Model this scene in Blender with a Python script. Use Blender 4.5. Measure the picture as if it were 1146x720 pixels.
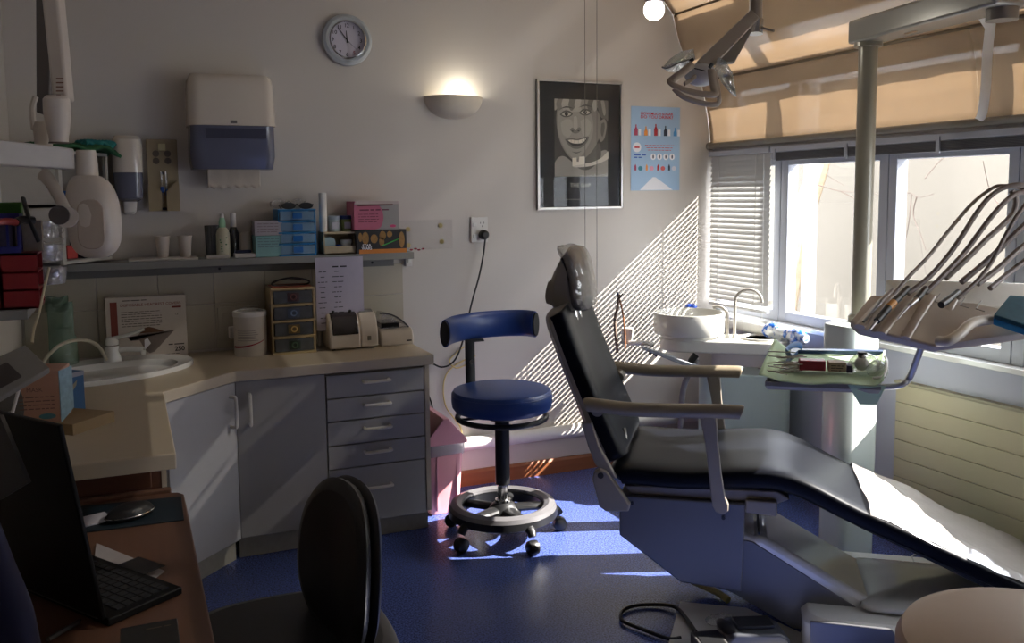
import bpy, bmesh, math, random
from mathutils import Vector, Matrix
random.seed(4)
R = math.radians
for o in list(bpy.data.objects): bpy.data.objects.remove(o)
COL = bpy.context.scene.collection
SC = bpy.context.scene

# ------------------------------------------------------------------ camera
F_PX, PX, PY = 999.8, 573.0, 318.2
CAM = Vector((0, -3.957, 1.40))
_y, _p, _r = R(23.186), R(5.756), R(-0.559)
FW = Vector((math.sin(_y)*math.cos(_p), math.cos(_y)*math.cos(_p), -math.sin(_p)))
_rt = Vector((math.cos(_y), -math.sin(_y), 0)); _up = _rt.cross(FW)
RT = _rt*math.cos(_r) + _up*math.sin(_r); UP = -_rt*math.sin(_r) + _up*math.cos(_r)
cd = bpy.data.cameras.new('camera'); cam = bpy.data.objects.new('camera', cd); COL.objects.link(cam)
cam.matrix_world = Matrix.Translation(CAM) @ Matrix((RT, UP, -FW)).transposed().to_4x4()
cd.sensor_width = 36; cd.lens = F_PX/1146*36; cd.shift_y = -(360-PY)/1146; cd.clip_start = .02
SC.camera = cam
# ------------------------------------------------------------------ light
SC.view_settings.view_transform = 'Standard'; SC.view_settings.look = 'None'
SC.view_settings.gamma = 1; SC.view_settings.use_curve_mapping = False
SC.view_settings.exposure = 0.6
wd = bpy.data.worlds.new('world'); SC.world = wd; wd.use_nodes = True
bg = wd.node_tree.nodes['Background']; bg.inputs[0].default_value = (.88, .93, 1.0, 1); bg.inputs[1].default_value = 6.2
sd = bpy.data.lights.new('sun', 'SUN'); sd.energy = 22; sd.angle = R(.22); sd.color = (1, .95, .88)
sun = bpy.data.objects.new('sun', sd); COL.objects.link(sun)
SUN_TO = Vector((1, -.37, .82)).normalized()
sun.rotation_euler = SUN_TO.to_track_quat('Z', 'Y').to_euler()

# ------------------------------------------------------------------ pixel -> place (used to survey the photograph)
def ray(u, v): return FW + RT*((u-PX)/F_PX) - UP*((v-PY)/F_PX)
def at(u, v, ax, val):
    r = ray(u, v); return CAM + r*((val-CAM[ax])/r[ax])
def pd(u, v, d): return CAM + ray(u, v)*d

# ------------------------------------------------------------------ materials
def lin(c): return tuple(((x/255)/12.92 if x/255 <= .04045 else ((x/255+.055)/1.055)**2.4) for x in c)
_M = {}
def mat(name, rgb, rough=.5, metal=0, var=.06, scale=30, bump=0.0, coat=0, trans=0, emit=0, spec=.5, sheen=0):
    if name in _M: return _M[name]
    m = bpy.data.materials.new(name); m.use_nodes = True; nt = m.node_tree; p = nt.nodes['Principled BSDF']
    c = lin(rgb)
    tc = nt.nodes.new('ShaderNodeTexCoord'); nz = nt.nodes.new('ShaderNodeTexNoise'); nz.inputs['Scale'].default_value = scale; nz.inputs['Detail'].default_value = 4
    nt.links.new(tc.outputs['Object'], nz.inputs['Vector'])
    mx = nt.nodes.new('ShaderNodeMix'); mx.data_type = 'RGBA'
    mx.inputs[6].default_value = (*[x*(1-var) for x in c], 1); mx.inputs[7].default_value = (*[min(1, x*(1+var)) for x in c], 1)
    nt.links.new(nz.outputs['Fac'], mx.inputs[0]); nt.links.new(mx.outputs[2], p.inputs['Base Color'])
    p.inputs['Roughness'].default_value = rough; p.inputs['Metallic'].default_value = metal
    p.inputs['Coat Weight'].default_value = coat; p.inputs['Transmission Weight'].default_value = trans
    p.inputs['Specular IOR Level'].default_value = spec; p.inputs['Sheen Weight'].default_value = sheen
    if emit: p.inputs['Emission Color'].default_value = (*c, 1); p.inputs['Emission Strength'].default_value = emit
    if bump:
        b = nt.nodes.new('ShaderNodeBump'); b.inputs['Strength'].default_value = bump; b.inputs['Distance'].default_value = .004
        nt.links.new(nz.outputs['Fac'], b.inputs['Height']); nt.links.new(b.outputs[0], p.inputs['Normal'])
    _M[name] = m; return m
def mat_glass(name, tint=(1, 1, 1), gloss=.06, fm=.5, rough=.02, diff=0, dcol=(.8, .8, .8), bump=0):
    if name in _M: return _M[name]
    m = bpy.data.materials.new(name); m.use_nodes = True; nt = m.node_tree; nt.nodes.clear()
    o = nt.nodes.new('ShaderNodeOutputMaterial'); t = nt.nodes.new('ShaderNodeBsdfTransparent'); t.inputs[0].default_value = (*tint, 1)
    g = nt.nodes.new('ShaderNodeBsdfGlossy'); g.inputs['Roughness'].default_value = rough
    lw = nt.nodes.new('ShaderNodeLayerWeight'); lw.inputs[0].default_value = .35
    ma = nt.nodes.new('ShaderNodeMath'); ma.operation = 'MULTIPLY_ADD'; ma.inputs[1].default_value = fm; ma.inputs[2].default_value = gloss
    nt.links.new(lw.outputs['Fresnel'], ma.inputs[0])
    mx = nt.nodes.new('ShaderNodeMixShader'); nt.links.new(ma.outputs[0], mx.inputs[0]); nt.links.new(t.outputs[0], mx.inputs[1]); nt.links.new(g.outputs[0], mx.inputs[2])
    last = mx
    if diff:
        d = nt.nodes.new('ShaderNodeBsdfDiffuse'); d.inputs[0].default_value = (*dcol, 1)
        m2 = nt.nodes.new('ShaderNodeMixShader'); m2.inputs[0].default_value = diff
        nt.links.new(mx.outputs[0], m2.inputs[1]); nt.links.new(d.outputs[0], m2.inputs[2]); last = m2
    if bump:
        nz = nt.nodes.new('ShaderNodeTexNoise'); nz.inputs['Scale'].default_value = 14; tc = nt.nodes.new('ShaderNodeTexCoord'); nt.links.new(tc.outputs['Object'], nz.inputs['Vector'])
        b = nt.nodes.new('ShaderNodeBump'); b.inputs['Strength'].default_value = bump; b.inputs['Distance'].default_value = .03
        nt.links.new(nz.outputs['Fac'], b.inputs['Height']); nt.links.new(b.outputs[0], g.inputs['Normal'])
    nt.links.new(last.outputs[0], o.inputs[0]); _M[name] = m; return m
def mat_emit(name, rgb, s):
    if name in _M: return _M[name]
    m = bpy.data.materials.new(name); m.use_nodes = True; nt = m.node_tree; nt.nodes.clear()
    o = nt.nodes.new('ShaderNodeOutputMaterial'); e = nt.nodes.new('ShaderNodeEmission'); e.inputs[0].default_value = (*lin(rgb), 1); e.inputs[1].default_value = s
    nt.links.new(e.outputs[0], o.inputs[0]); _M[name] = m; return m
def mat_fabric(name, rgb, trans):
    m = bpy.data.materials.new(name); m.use_nodes = True; nt = m.node_tree; nt.nodes.clear()
    o = nt.nodes.new('ShaderNodeOutputMaterial'); d = nt.nodes.new('ShaderNodeBsdfDiffuse'); t = nt.nodes.new('ShaderNodeBsdfTranslucent')
    nz = nt.nodes.new('ShaderNodeTexNoise'); nz.inputs['Scale'].default_value = 3; nz.inputs['Detail'].default_value = 5; tc = nt.nodes.new('ShaderNodeTexCoord'); nt.links.new(tc.outputs['Object'], nz.inputs['Vector'])
    c = lin(rgb); mx = nt.nodes.new('ShaderNodeMix'); mx.data_type = 'RGBA'; mx.inputs[6].default_value = (*[x*.85 for x in c], 1); mx.inputs[7].default_value = (*[x*1.1 for x in c], 1)
    nt.links.new(nz.outputs['Fac'], mx.inputs[0]); nt.links.new(mx.outputs[2], d.inputs[0]); nt.links.new(mx.outputs[2], t.inputs[0])
    ms = nt.nodes.new('ShaderNodeMixShader'); ms.inputs[0].default_value = trans
    nt.links.new(d.outputs[0], ms.inputs[1]); nt.links.new(t.outputs[0], ms.inputs[2])
    op = nt.nodes.new('ShaderNodeBsdfTransparent'); m3 = nt.nodes.new('ShaderNodeMixShader'); m3.inputs[0].default_value = .13   # weave openness
    nt.links.new(ms.outputs[0], m3.inputs[1]); nt.links.new(op.outputs[0], m3.inputs[2]); nt.links.new(m3.outputs[0], o.inputs[0]); _M[name] = m; return m
def mat_wood(name, rgb, axis='X', rough=.35, spec=.5):
    if name in _M: return _M[name]
    m = mat(name, rgb, rough, spec=spec); nt = m.node_tree; nz = [n for n in nt.nodes if n.type == 'TEX_NOISE'][0]; tc = [n for n in nt.nodes if n.type == 'TEX_COORD'][0]
    mp = nt.nodes.new('ShaderNodeMapping'); sc = {'X': (2, 45, 45), 'Y': (45, 2, 45), 'Z': (45, 45, 2)}[axis]; mp.inputs['Scale'].default_value = sc
    nt.links.new(tc.outputs['Object'], mp.inputs[0]); nt.links.new(mp.outputs[0], nz.inputs['Vector']); nz.inputs['Scale'].default_value = 1
    mx = [n for n in nt.nodes if n.type == 'MIX'][0]; c = lin(rgb); mx.inputs[6].default_value = (*[x*.75 for x in c], 1); mx.inputs[7].default_value = (*[x*1.2 for x in c], 1)
    return m
def mat_floor():
    m = mat('speckled blue vinyl', (52, 70, 142), .26, var=.0, spec=.45); nt = m.node_tree; p = nt.nodes['Principled BSDF']; tc = [n for n in nt.nodes if n.type == 'TEX_COORD'][0]
    n1 = nt.nodes.new('ShaderNodeTexNoise'); n1.inputs['Scale'].default_value = 170; n1.inputs['Detail'].default_value = 3
    nt.links.new(tc.outputs['Object'], n1.inputs['Vector'])
    cr = nt.nodes.new('ShaderNodeValToRGB'); e = cr.color_ramp.elements
    e[0].position = .36; e[0].color = (*lin((34, 42, 84)), 1); e[1].position = .64; e[1].color = (*lin((92, 110, 178)), 1)
    nt.links.new(n1.outputs['Fac'], cr.inputs[0]); nt.links.new(cr.outputs[0], p.inputs['Base Color']); return m

WALL = mat('painted wall', (200, 193, 184), .55, var=.02, scale=4, bump=.05)
WALL2 = mat('wall paint with bluish shade', (176, 178, 190), .6, var=.02, scale=4)  # bluish grey shade of the window wall put into its colour
CEIL = mat('ceiling paint', (190, 184, 175), .8, var=.02)
WHITE = mat('white plastic', (214, 210, 204), .35, var=.02)
WHITEGLOSS = mat('white gloss', (225, 225, 220), .12, var=.01, coat=.5)
CREAM = mat('cream laminate', (188, 174, 150), .38, var=.03)
GREYDOOR = mat('grey laminate', (156, 153, 148), .42, var=.02)
KICK = mat('kick vinyl', (150, 145, 132), .6, var=.15, scale=60)
BLACK = mat('black plastic', (22, 22, 23), .4, var=.05)
BLACKSOFT = mat('black vinyl', (24, 23, 24), .42, var=.1)
CHROME = mat('chrome', (200, 200, 200), .14, 1, var=.02)
STEEL = mat('brushed steel', (160, 158, 155), .3, 1, var=.05)
GREYMETAL = mat('grey enamel', (128, 122, 112), .38, var=.02)
CHAIRGREY = mat('chair shell grey', (136, 127, 115), .42, var=.02)
BASEGREY = mat('chair base grey white', (212, 212, 210), .2, var=.01, coat=1)
NAVY = mat('black navy vinyl', (10, 12, 19), .42, var=.1, scale=20, spec=.12)
BLUEV = mat('royal blue vinyl', (34, 62, 124), .36, var=.08, scale=15)
ALU = mat('anodised aluminium', (172, 175, 184), .35, .0, var=.02)
PAPER = mat('paper', (200, 198, 205), .7, var=.02)
GLASS = mat_glass('window glass', gloss=.0, fm=.12)
CLEAR = mat_glass('clear plastic', gloss=.12, rough=.12, diff=.16, bump=.6)

# ------------------------------------------------------------------ mesh builder
class MB:
    def __init__(s): s.bm = bmesh.new()
    def _x(s, vs, M):
        for v in vs: v.co = M @ v.co
    def box(s, c, size, rot=None):
        r = bmesh.ops.create_cube(s.bm, size=1); M = Matrix.Translation(Vector(c))
        if rot is not None: M = M @ (rot.to_4x4() if isinstance(rot, Matrix) else Matrix.Rotation(rot, 4, 'Z'))
        s._x(r['verts'], M @ Matrix.Diagonal((*size, 1))); return s
    def bb(s, a, b):
        a, b = Vector(a), Vector(b); return s.box((a+b)/2, [max(abs(q), 1e-4) for q in (b-a)])
    def cyl(s, a, b, r, r2=None, seg=24):
        a, b = Vector(a), Vector(b); d = b-a; r2 = r if r2 is None else r2
        q = bmesh.ops.create_cone(s.bm, cap_ends=True, segments=seg, radius1=r, radius2=r2, depth=d.length)
        s._x(q['verts'], Matrix.Translation((a+b)/2) @ d.to_track_quat('Z', 'Y').to_matrix().to_4x4()); return s
    def ball(s, c, r, seg=20):
        q = bmesh.ops.create_uvsphere(s.bm, u_segments=seg, v_segments=max(8, seg*2//3), radius=1)
        rr = (r, r, r) if isinstance(r, (int, float)) else r
        s._x(q['verts'], Matrix.Translation(Vector(c)) @ Matrix.Diagonal((*rr, 1))); return s
    def ellip(s, c, axes):
        q = bmesh.ops.create_uvsphere(s.bm, u_segments=24, v_segments=16, radius=1)
        M = Matrix([[axes[j][i] for j in range(3)] for i in range(3)]).to_4x4()
        s._x(q['verts'], Matrix.Translation(Vector(c)) @ M); return s
    def rings(s, rings, closed=False, cap=True):
        bm = s.bm; V = [[bm.verts.new(p) for p in r] for r in rings]; n = len(V[0]); m = len(V)
        for i in range(m if closed else m-1):
            for j in range(n):
                try: bm.faces.new((V[i][j], V[i][(j+1) % n], V[(i+1) % m][(j+1) % n], V[(i+1) % m][j]))
                except ValueError: pass
        if cap and not closed:
            bm.faces.new(list(reversed(V[0]))); bm.faces.new(V[-1])
        return s
    def lathe(s, prof, c, ax=(0, 0, 1), seg=32, cap=True):
        c = Vector(c); q = Vector(ax).normalized().to_track_quat('Z', 'Y'); rs = []
        for r, z in prof:
            r = max(r, 1e-4); rs.append([c + q @ Vector((r*math.cos(a), r*math.sin(a), z)) for a in [2*math.pi*k/seg for k in range(seg)]])
        return s.rings(rs, cap=cap)
    def tube(s, pts, r, seg=10, smooth=0, flat=None, closed=False):
        P = [Vector(p) for p in pts]
        if smooth: P = spline(P, smooth)
        rad = r if callable(r) else (lambda t: r)
        rs = []; t0 = None; n = None
        for i, p in enumerate(P):
            if closed: t = (P[(i+1) % len(P)]-P[i-1]).normalized()
            else: t = (P[min(i+1, len(P)-1)]-P[max(i-1, 0)]).normalized()
            if n is None:
                n = Vector((0, 0, 1)).cross(t) if flat is None else Vector(flat)
                if n.length < .1: n = Vector((1, 0, 0))
                n = (n - t*n.dot(t)).normalized()
            else: n = (n - t*n.dot(t)).normalized()
            b = t.cross(n); rr = rad(i/max(1, len(P)-1)); ra, rb = rr if isinstance(rr, tuple) else (rr, rr)
            rs.append([p + n*ra*math.cos(a) + b*rb*math.sin(a) for a in [2*math.pi*k/seg for k in range(seg)]])
        return s.rings(rs, closed=closed)
    def prism(s, pts, o, X, Y, th):
        o, X, Y = Vector(o), Vector(X), Vector(Y); Z = X.cross(Y).normalized()*th
        return s.rings([[o+X*a+Y*b for a, b in pts], [o+X*a+Y*b+Z for a, b in pts]])
    def poly(s, pts):
        s.bm.faces.new([s.bm.verts.new(Vector(p)) for p in pts]); return s
    def grid(s, fn, nu, nv):
        V = [[s.bm.verts.new(fn(i/nu, j/nv)) for j in range(nv+1)] for i in range(nu+1)]
        for i in range(nu):
            for j in range(nv): s.bm.faces.new((V[i][j], V[i+1][j], V[i+1][j+1], V[i][j+1]))
        return s
    def text(s, txt, o, X, Y, h, align='CENTER', w=None, ext=.0004, bold=0):
        cu = bpy.data.curves.new('t', 'FONT'); cu.body = txt; cu.align_x = align; cu.align_y = 'CENTER'; cu.size = 1; cu.extrude = 0; cu.offset = bold; cu.resolution_u = 3
        ob = bpy.data.objects.new('t', cu); COL.objects.link(ob); bpy.context.view_layer.update()
        me = bpy.data.meshes.new_from_object(ob.evaluated_get(bpy.context.evaluated_depsgraph_get()))
        o, X, Y = Vector(o), Vector(X).normalized(), Vector(Y).normalized(); Z = X.cross(Y)
        xs = [v.co.x for v in me.vertices] or [0, 1]; k = h*1.35; kx = k if w is None else w/(max(xs)-min(xs))
        vs = [s.bm.verts.new(o+X*v.co.x*kx+Y*v.co.y*k+Z*ext) for v in me.vertices]
        for f in me.polygons:
            try: s.bm.faces.new([vs[i] for i in f.vertices])
            except ValueError: pass
        bpy.data.objects.remove(ob); bpy.data.curves.remove(cu); bpy.data.meshes.remove(me); return s
    def scrib(s, o, X, Y, w, h, ext=.0004, align=0):   # a line of print too small to read: word-like dashes
        o, X, Y = Vector(o), Vector(X).normalized(), Vector(Y).normalized(); Z = X.cross(Y); x = -w/2 if align == 0 else 0; end = x+w
        while x < end-h:
            L = min(random.uniform(1.2, 4.5)*h, end-x); b = o+X*x-Y*h*.22+Z*ext
            s.poly([b, b+X*L, b+X*L+Y*h*.45, b+Y*h*.45]); x += L+h*.55
        return s
    def build(s, name, m, parent=None, bev=0, sub=0, local=False, smooth=True, solid=0, base=None, ang=35):
        bm = s.bm; bmesh.ops.remove_doubles(bm, verts=bm.verts, dist=1e-6)
        if not solid: bmesh.ops.recalc_face_normals(bm, faces=bm.faces)
        if parent is not None and not local:
            M = (Matrix.Translation(parent['_loc']) @ Matrix.Rotation(parent['_rz'], 4, 'Z')).inverted()
            for v in bm.verts: v.co = M @ v.co
        off = Vector((0, 0, 0))
        if parent is None and not local:
            xs = [v.co.x for v in bm.verts]; ys = [v.co.y for v in bm.verts]; zs = [v.co.z for v in bm.verts]
            off = Vector(((min(xs)+max(xs))/2, (min(ys)+max(ys))/2, min(zs)))
            for v in bm.verts: v.co -= off
        me = bpy.data.meshes.new(name); bm.to_mesh(me); bm.free()
        if smooth:
            me.polygons.foreach_set('use_smooth', [True]*len(me.polygons)); me.set_sharp_from_angle(angle=R(ang))
        me.materials.append(m); o = bpy.data.objects.new(name, me); COL.objects.link(o); o.location = off
        if parent is not None: o.parent = parent['ob']
        if solid: md = o.modifiers.new('s', 'SOLIDIFY'); md.thickness = solid; md.offset = 0
        if bev: md = o.modifiers.new('b', 'BEVEL'); md.width = bev; md.segments = 3; md.limit_method = 'ANGLE'; md.angle_limit = R(40)
        if sub: md = o.modifiers.new('u', 'SUBSURF'); md.levels = sub; md.render_levels = sub
        return o
def spline(P, k):
    out = []
    for i in range(len(P)-1):
        a = P[max(i-1, 0)]; b = P[i]; c = P[i+1]; d = P[min(i+2, len(P)-1)]
        for j in range(k):
            t = j/k; out.append(.5*((2*b)+(c-a)*t+(2*a-5*b+4*c-d)*t*t+(3*b-a-3*c+d)*t*t*t))
    out.append(P[-1]); return out
def tag(o, label, cat, group=None, kind=None):
    o['label'] = label; o['category'] = cat
    if group: o['group'] = group
    if kind: o['kind'] = kind
    return o
def struct(o, label=None):
    o['kind'] = 'structure'
    if label: o['label'] = label
    return o
def thing(name, label, cat, loc=(0, 0, 0), rz=0, group=None):
    o = bpy.data.objects.new(name, None); COL.objects.link(o); o.location = loc; o.rotation_euler = (0, 0, rz); o.empty_display_size = .05
    tag(o, label, cat, group); return {'ob': o, '_loc': Vector(loc), '_rz': rz}
def sub(o, rz=0): return {'ob': o, '_loc': Vector((0, 0, 0)), '_rz': 0}
def wsub(o, par):   # world-coordinate child of a part
    return {'ob': o, '_loc': par['_loc'], '_rz': par['_rz']}
def dup(t, loc, rz, label, group=None):
    r = t['ob'].copy(); COL.objects.link(r); r.location = loc; r.rotation_euler = (0, 0, rz); r['label'] = label
    if group: r['group'] = group
    def rec(a, b):
        for ch in [c for c in bpy.data.objects if c.parent == a]:
            c = ch.copy(); COL.objects.link(c); c.parent = b; rec(ch, c)
    rec(t['ob'], r); return {'ob': r, '_loc': Vector(loc), '_rz': rz}
def circ(n, rx, ry=None, a0=0, a1=360, c=(0, 0)):
    ry = ry or rx; full = abs(a1-a0) >= 360
    return [(c[0]+rx*math.cos(R(a0+(a1-a0)*k/(n if full else n-1))), c[1]+ry*math.sin(R(a0+(a1-a0)*k/(n if full else n-1)))) for k in range(n)]
def rrect(x0, y0, x1, y1, r, n=4):
    p = []
    for cx, cy, a in ((x1-r, y1-r, 0), (x0+r, y1-r, 90), (x0+r, y0+r, 180), (x1-r, y0+r, 270)):
        p += circ(n+1, r, r, a, a+90, (cx, cy))
    return p
XA, YA, ZA = Vector((1, 0, 0)), Vector((0, 1, 0)), Vector((0, 0, 1))
WX = 2.865; LX = -.404; FY = -6.0   # right wall, left wall, wall behind the camera

#==================================================================== SETTING
struct(MB().bb((LX-.1, FY-.1, -.1), (WX+.1, .1, 0)).build('floor', mat_floor()))
struct(MB().bb((LX-.1, 0, 0), (WX+.12, .1, 3.0)).build('wall_back', WALL))
struct(MB().bb((LX-.1, FY, 0), (LX, 0, 3.0)).build('wall_left', WALL))
struct(MB().bb((LX-.1, FY-.1, 0), (WX+.1, FY, 3.0)).build('wall_front', WALL))
SILL, HEAD = .773, 1.555
w = MB().bb((WX, FY, 0), (WX+.1, 0, SILL-.02)).bb((WX, FY, HEAD+.02), (WX+.1, 0, 1.665)); w.bb((WX, -3.4, SILL-.02), (WX+.1, FY, HEAD+.02))
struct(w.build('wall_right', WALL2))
RO = (2.872, 1.83); RI = (2.30, 2.75)    # glazed slope, x/z at its foot and head
struct(MB().bb((LX-.1, FY, 2.75), (RI[0]+.06, 0, 2.85)).build('ceiling', CEIL))
# skirting
struct(MB().prism([(0, 0), (.018, 0), (.018, .062), (.008, .074), (0, .074)], (1.13, 0, 0), -YA, ZA, -1.735).build('baseboard_back', mat_wood('skirting wood', (140, 84, 52), 'X', .4)))
struct(MB().bb((WX-.018, -3.5, 0), (WX, -.0, .07)).build('baseboard_right', _M['skirting wood']))
# windows : frame, glass
def window(n, y0, y1, th=.035, extra=None):
    w = MB(); x0, x1 = WX+.02, WX+.08
    w.bb((x0+.002, y0-th*.9, SILL), (x1-.002, y1+th*.9, SILL+.05)); w.bb((x0+.002, y0-th*.9, HEAD-.03), (x1-.002, y1+th*.9, HEAD+.02))
    w.bb((x0, y0, SILL), (x1, y0-th, HEAD)); w.bb((x0, y1, SILL), (x1, y1+th, HEAD))
    f = struct(w.build('window_%d' % n, ALU, bev=.003)); t = {'ob': f, '_loc': f.location.copy(), '_rz': 0}
    MB().bb((WX+.045, y0-th, SILL+.05), (WX+.051, y1+th, HEAD-.03)).build('pane', GLASS, t)
    return f
window(1, -.0, -.505, .045); window(2, -.508, -1.165, .048); window(3, -1.168, -1.755, .042); window(4, -1.758, -3.38, .05)
struct(MB().bb((WX-.03, -3.4, SILL-.022), (WX+.1, 0, SILL)).build('trim_1', WHITEGLOSS, bev=.004), 'white gloss window sill')
struct(MB().bb((WX-.012, -3.4, HEAD), (WX+.02, 0, HEAD+.10)).build('trim_2', ALU, bev=.003), 'grey head trim over the window')
# sloped glazing above: rafters, purlin and glass outside the fabric shades
sl = Vector((RI[0]-RO[0], 0, RI[1]-RO[1])); sn = Vector((sl.z, 0, -sl.x)).normalized(); sL = sl.length; sd_ = sl.normalized()
w = MB(); rotm = Matrix((sd_, YA, sd_.cross(YA))).transposed()
o_ = Vector((RO[0]+.08, 0, RO[1]))
for y, ww in ((-.03, .06), (-.56, .07), (-1.75, .07), (-2.9, .07)):
    w.bb((WX+.04, y-ww/2, 1.665), (WX+.10, y+ww/2, 1.90))
    w.box(o_+sd_*(sL/2)+YA*y+sn*.04, (sL+.1, ww, .07), rotm)
for s_, hh in ((.17, .16), (.46, .20), (.80, .20), (sL, .1)):
    w.box(o_+sd_*s_+YA*-1.7+sn*.04, (hh, 3.5, .06), rotm)
f = struct(w.build('window_5', ALU)); t = {'ob': f, '_loc': f.location.copy(), '_rz': 0}
MB().box(o_+sd_*(sL/2)+YA*-1.7+sn*.075, (sL, 3.4, .006), rotm).build('pane', GLASS, t); MB().bb((WX+.066, -3.4, 1.665), (WX+.072, 0, 1.85)).build('pane', GLASS, t)
w = MB().bb((WX, -6, 1.83), (WX+.3, -3.4, 2.9)); w.bb((RI[0]-.05, -6, 2.75), (WX+.3, -3.4, 2.85))
struct(w.build('wall_upper', WALL))
# tiled splashback with grout joints
w = MB(); gx = [-.395, -.13, .10, .32, .53, .732, .948, 1.148]; gz = [.757, .95, 1.09]
for i in range(len(gx)-1):
    for j in range(len(gz)-1):
        w.bb((gx[i]+.0012, -.008, gz[j]+.0012), (gx[i+1]-.0012, 0, gz[j+1]-.0012))
struct(w.build('trim_3', mat('splashback tile', (186, 178, 160), .25, var=.03, scale=6), bev=.0015), 'cream tiled splashback')
# white service pipe along the wall
tag(MB().cyl((1.16, -.035, .215), (2.83, -.035, .215), .032).build('wall_pipe', WHITE), 'white pipe running low along the back wall', 'pipe')

#==================================================================== OUTSIDE
tag(MB().bb((WX+.3, -9, -.6), (14, 9, -.5)).build('yard_ground', mat('yard concrete', (140, 138, 134), .9, bump=.2)), 'pale concrete yard outside the window', 'ground', kind='structure')
tag(MB().bb((6.6, -5, -.5), (6.8, 9, 2.5)).build('yard_wall', mat('cream render', (112, 105, 94), .9, var=.04, scale=2)), 'cream rendered boundary wall beyond the window', 'wall', kind='structure')
p = at(906, 180, 0, 5.2); q = at(896, 355, 0, 5.2)
tag(MB().bb((5.17, p.y-.05, -.5), (5.25, p.y+.03, 2.6)).build('yard_post', mat('white post', (225, 225, 225), .6)), 'bright white post outside the first clear window', 'post')
bark = mat('pale bark', (178, 158, 132), .9, var=.25, scale=12)
t = thing('tree', 'leaning pale tree with bare twigs outside the window', 'tree', (at(888, 300, 0, 5.8).x, at(888, 300, 0, 5.8).y, -.5))
X5 = 5.8
pts = [at(866, 420, 0, X5), at(880, 330, 0, X5), at(897, 250, 0, X5), at(915, 190, 0, X5), at(930, 130, 0, X5)]
MB().tube(pts, lambda s: .13-.05*s, 10, 4).build('trunk', bark, t)
w = MB()
for br in ([(890, 200), (912, 206), (940, 214), (975, 216), (1000, 224)], [(1000, 222), (1018, 216), (1028, 221), (1045, 217)], [(1026, 220), (1022, 240), (1030, 262), (1036, 280)], [(1020, 218), (1017, 250), (1012, 276)],
           [(893, 170), (905, 182), (925, 196), (945, 208)], [(1035, 200), (1050, 182), (1062, 172)], [(1120, 232), (1108, 214), (1100, 180)], [(940, 214), (960, 225), (975, 240)]):
    w.tube([at(a, b, 0, X5+random.uniform(-.2, .1)) for a, b in br], lambda s: .0055*(1-.5*s), 6, 4)
w.build('branch', mat('dark twig', (104, 90, 80), .9), t)
MB().bb((4.3, -1.6, -.5), (4.9, 1.0, .42)).build('planter', mat('grey block', (110, 112, 118), .9))
tag(bpy.data.objects['planter'], 'low grey block ledge outside below the clear window', 'ledge')

#==================================================================== WINDOW DRESSING
# tube rail
t = thing('shade_rail', 'long grey tube rail across the top of the windows', 'rail', (WX-.03, -1.6, 1.62))
MB().cyl((WX-.035, -.01, 1.640), (WX-.035, -3.3, 1.640), .016).build('tube', GREYMETAL, t)
MB().cyl((WX-.035, -.0, 1.64), (WX-.035, -.02, 1.640), .02).build('end_cap', GREYMETAL, t)
# venetian blind lowered
SLAT = mat('white slat', (206, 206, 204), .4, var=.02)
t = thing('venetian_blind', 'lowered white venetian blind beside the back wall corner', 'blind', (WX-.03, -.26, .80))
MB().bb((WX-.05, -.02, 1.585), (WX-.015, -.50, 1.612)).build('headrail', ALU, t, bev=.003)
zs = 1.572; k = 0
while zs > .838:
    w = MB(); hw = .0155; a = R(-69)
    w.prism([(-hw*math.cos(a), hw*math.sin(a)), (0, .0018), (hw*math.cos(a), -hw*math.sin(a)), (0, .0008)], (WX-.034, -.025, zs), XA, ZA, .47)
    w.build('slat', SLAT, t); zs -= .0265; k += 1
MB().bb((WX-.045, -.025, .808), (WX-.02, -.495, .824)).build('bottom_rail', SLAT, t, bev=.003)
for y in (-.10, -.40): MB().bb((WX-.0455, y-.002, .81), (WX-.0445, y+.002, 1.59)).build('ladder_tape', SLAT, t)
MB().tube([(WX-.055, -.47, 1.585), (WX-.055, -.475, 1.2), (WX-.055, -.48, .76)], .0015, 6).build('pull_cord', SLAT, t)
# raised blind over the rest
t = thing('venetian_blind', 'raised venetian blind bunched dark along the top of the clear windows', 'blind', (WX-.03, -1.9, 1.54))
MB().bb((WX-.05, -.51, 1.585), (WX-.015, -3.2, 1.612)).build('headrail', ALU, t, bev=.003)
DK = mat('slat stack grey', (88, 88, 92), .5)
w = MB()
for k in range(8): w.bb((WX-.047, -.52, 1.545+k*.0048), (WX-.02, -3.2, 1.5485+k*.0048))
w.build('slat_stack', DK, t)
for y in (-.54, -1.0, -1.47, -2.4): MB().bb((WX-.055, y-.008, 1.537), (WX-.047, y+.008, 1.60)).build('bracket', ALU, t)
# fabric shades
FAB = mat_fabric('tan shade cloth', (184, 162, 134), .25)
def shade(p0, p1, y0, y1, sag, label):
    def fn(a, b):
        y = y0+(y1-y0)*a; x = p0[0]+(p1[0]-p0[0])*b; z = p0[1]+(p1[1]-p0[1])*b
        s_ = sag*math.sin(math.pi*b)*(1+.25*math.sin(y*7)) + .006*math.sin(y*23+b*3)*math.sin(math.pi*b)
        return Vector((x - s_*.85, y, z - s_*.5))
    return tag(MB().grid(fn, 60, 10).build('fabric_shade', FAB, solid=.001), label, 'shade')
ys = [-.004, -1.62, -1.621, -3.43]
for i in (0, 2):
    nm = ['left', '', 'right'][i]
    shade((2.835, 1.648), (2.77, 1.974), ys[i], ys[i+1], -.02, 'tan fabric shade, lower panel above the window rail, on the %s of the white strap' % nm)
    shade((2.768, 1.976), (2.60, 2.30), ys[i], ys[i+1], .025, 'tan fabric shade, middle panel sagging between two rods, on the %s of the white strap' % nm)
    shade((2.598, 2.302), (2.30, 2.74), ys[i], ys[i+1], .02, 'tan fabric shade, top panel under the ceiling, on the %s of the white strap' % nm)
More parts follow.
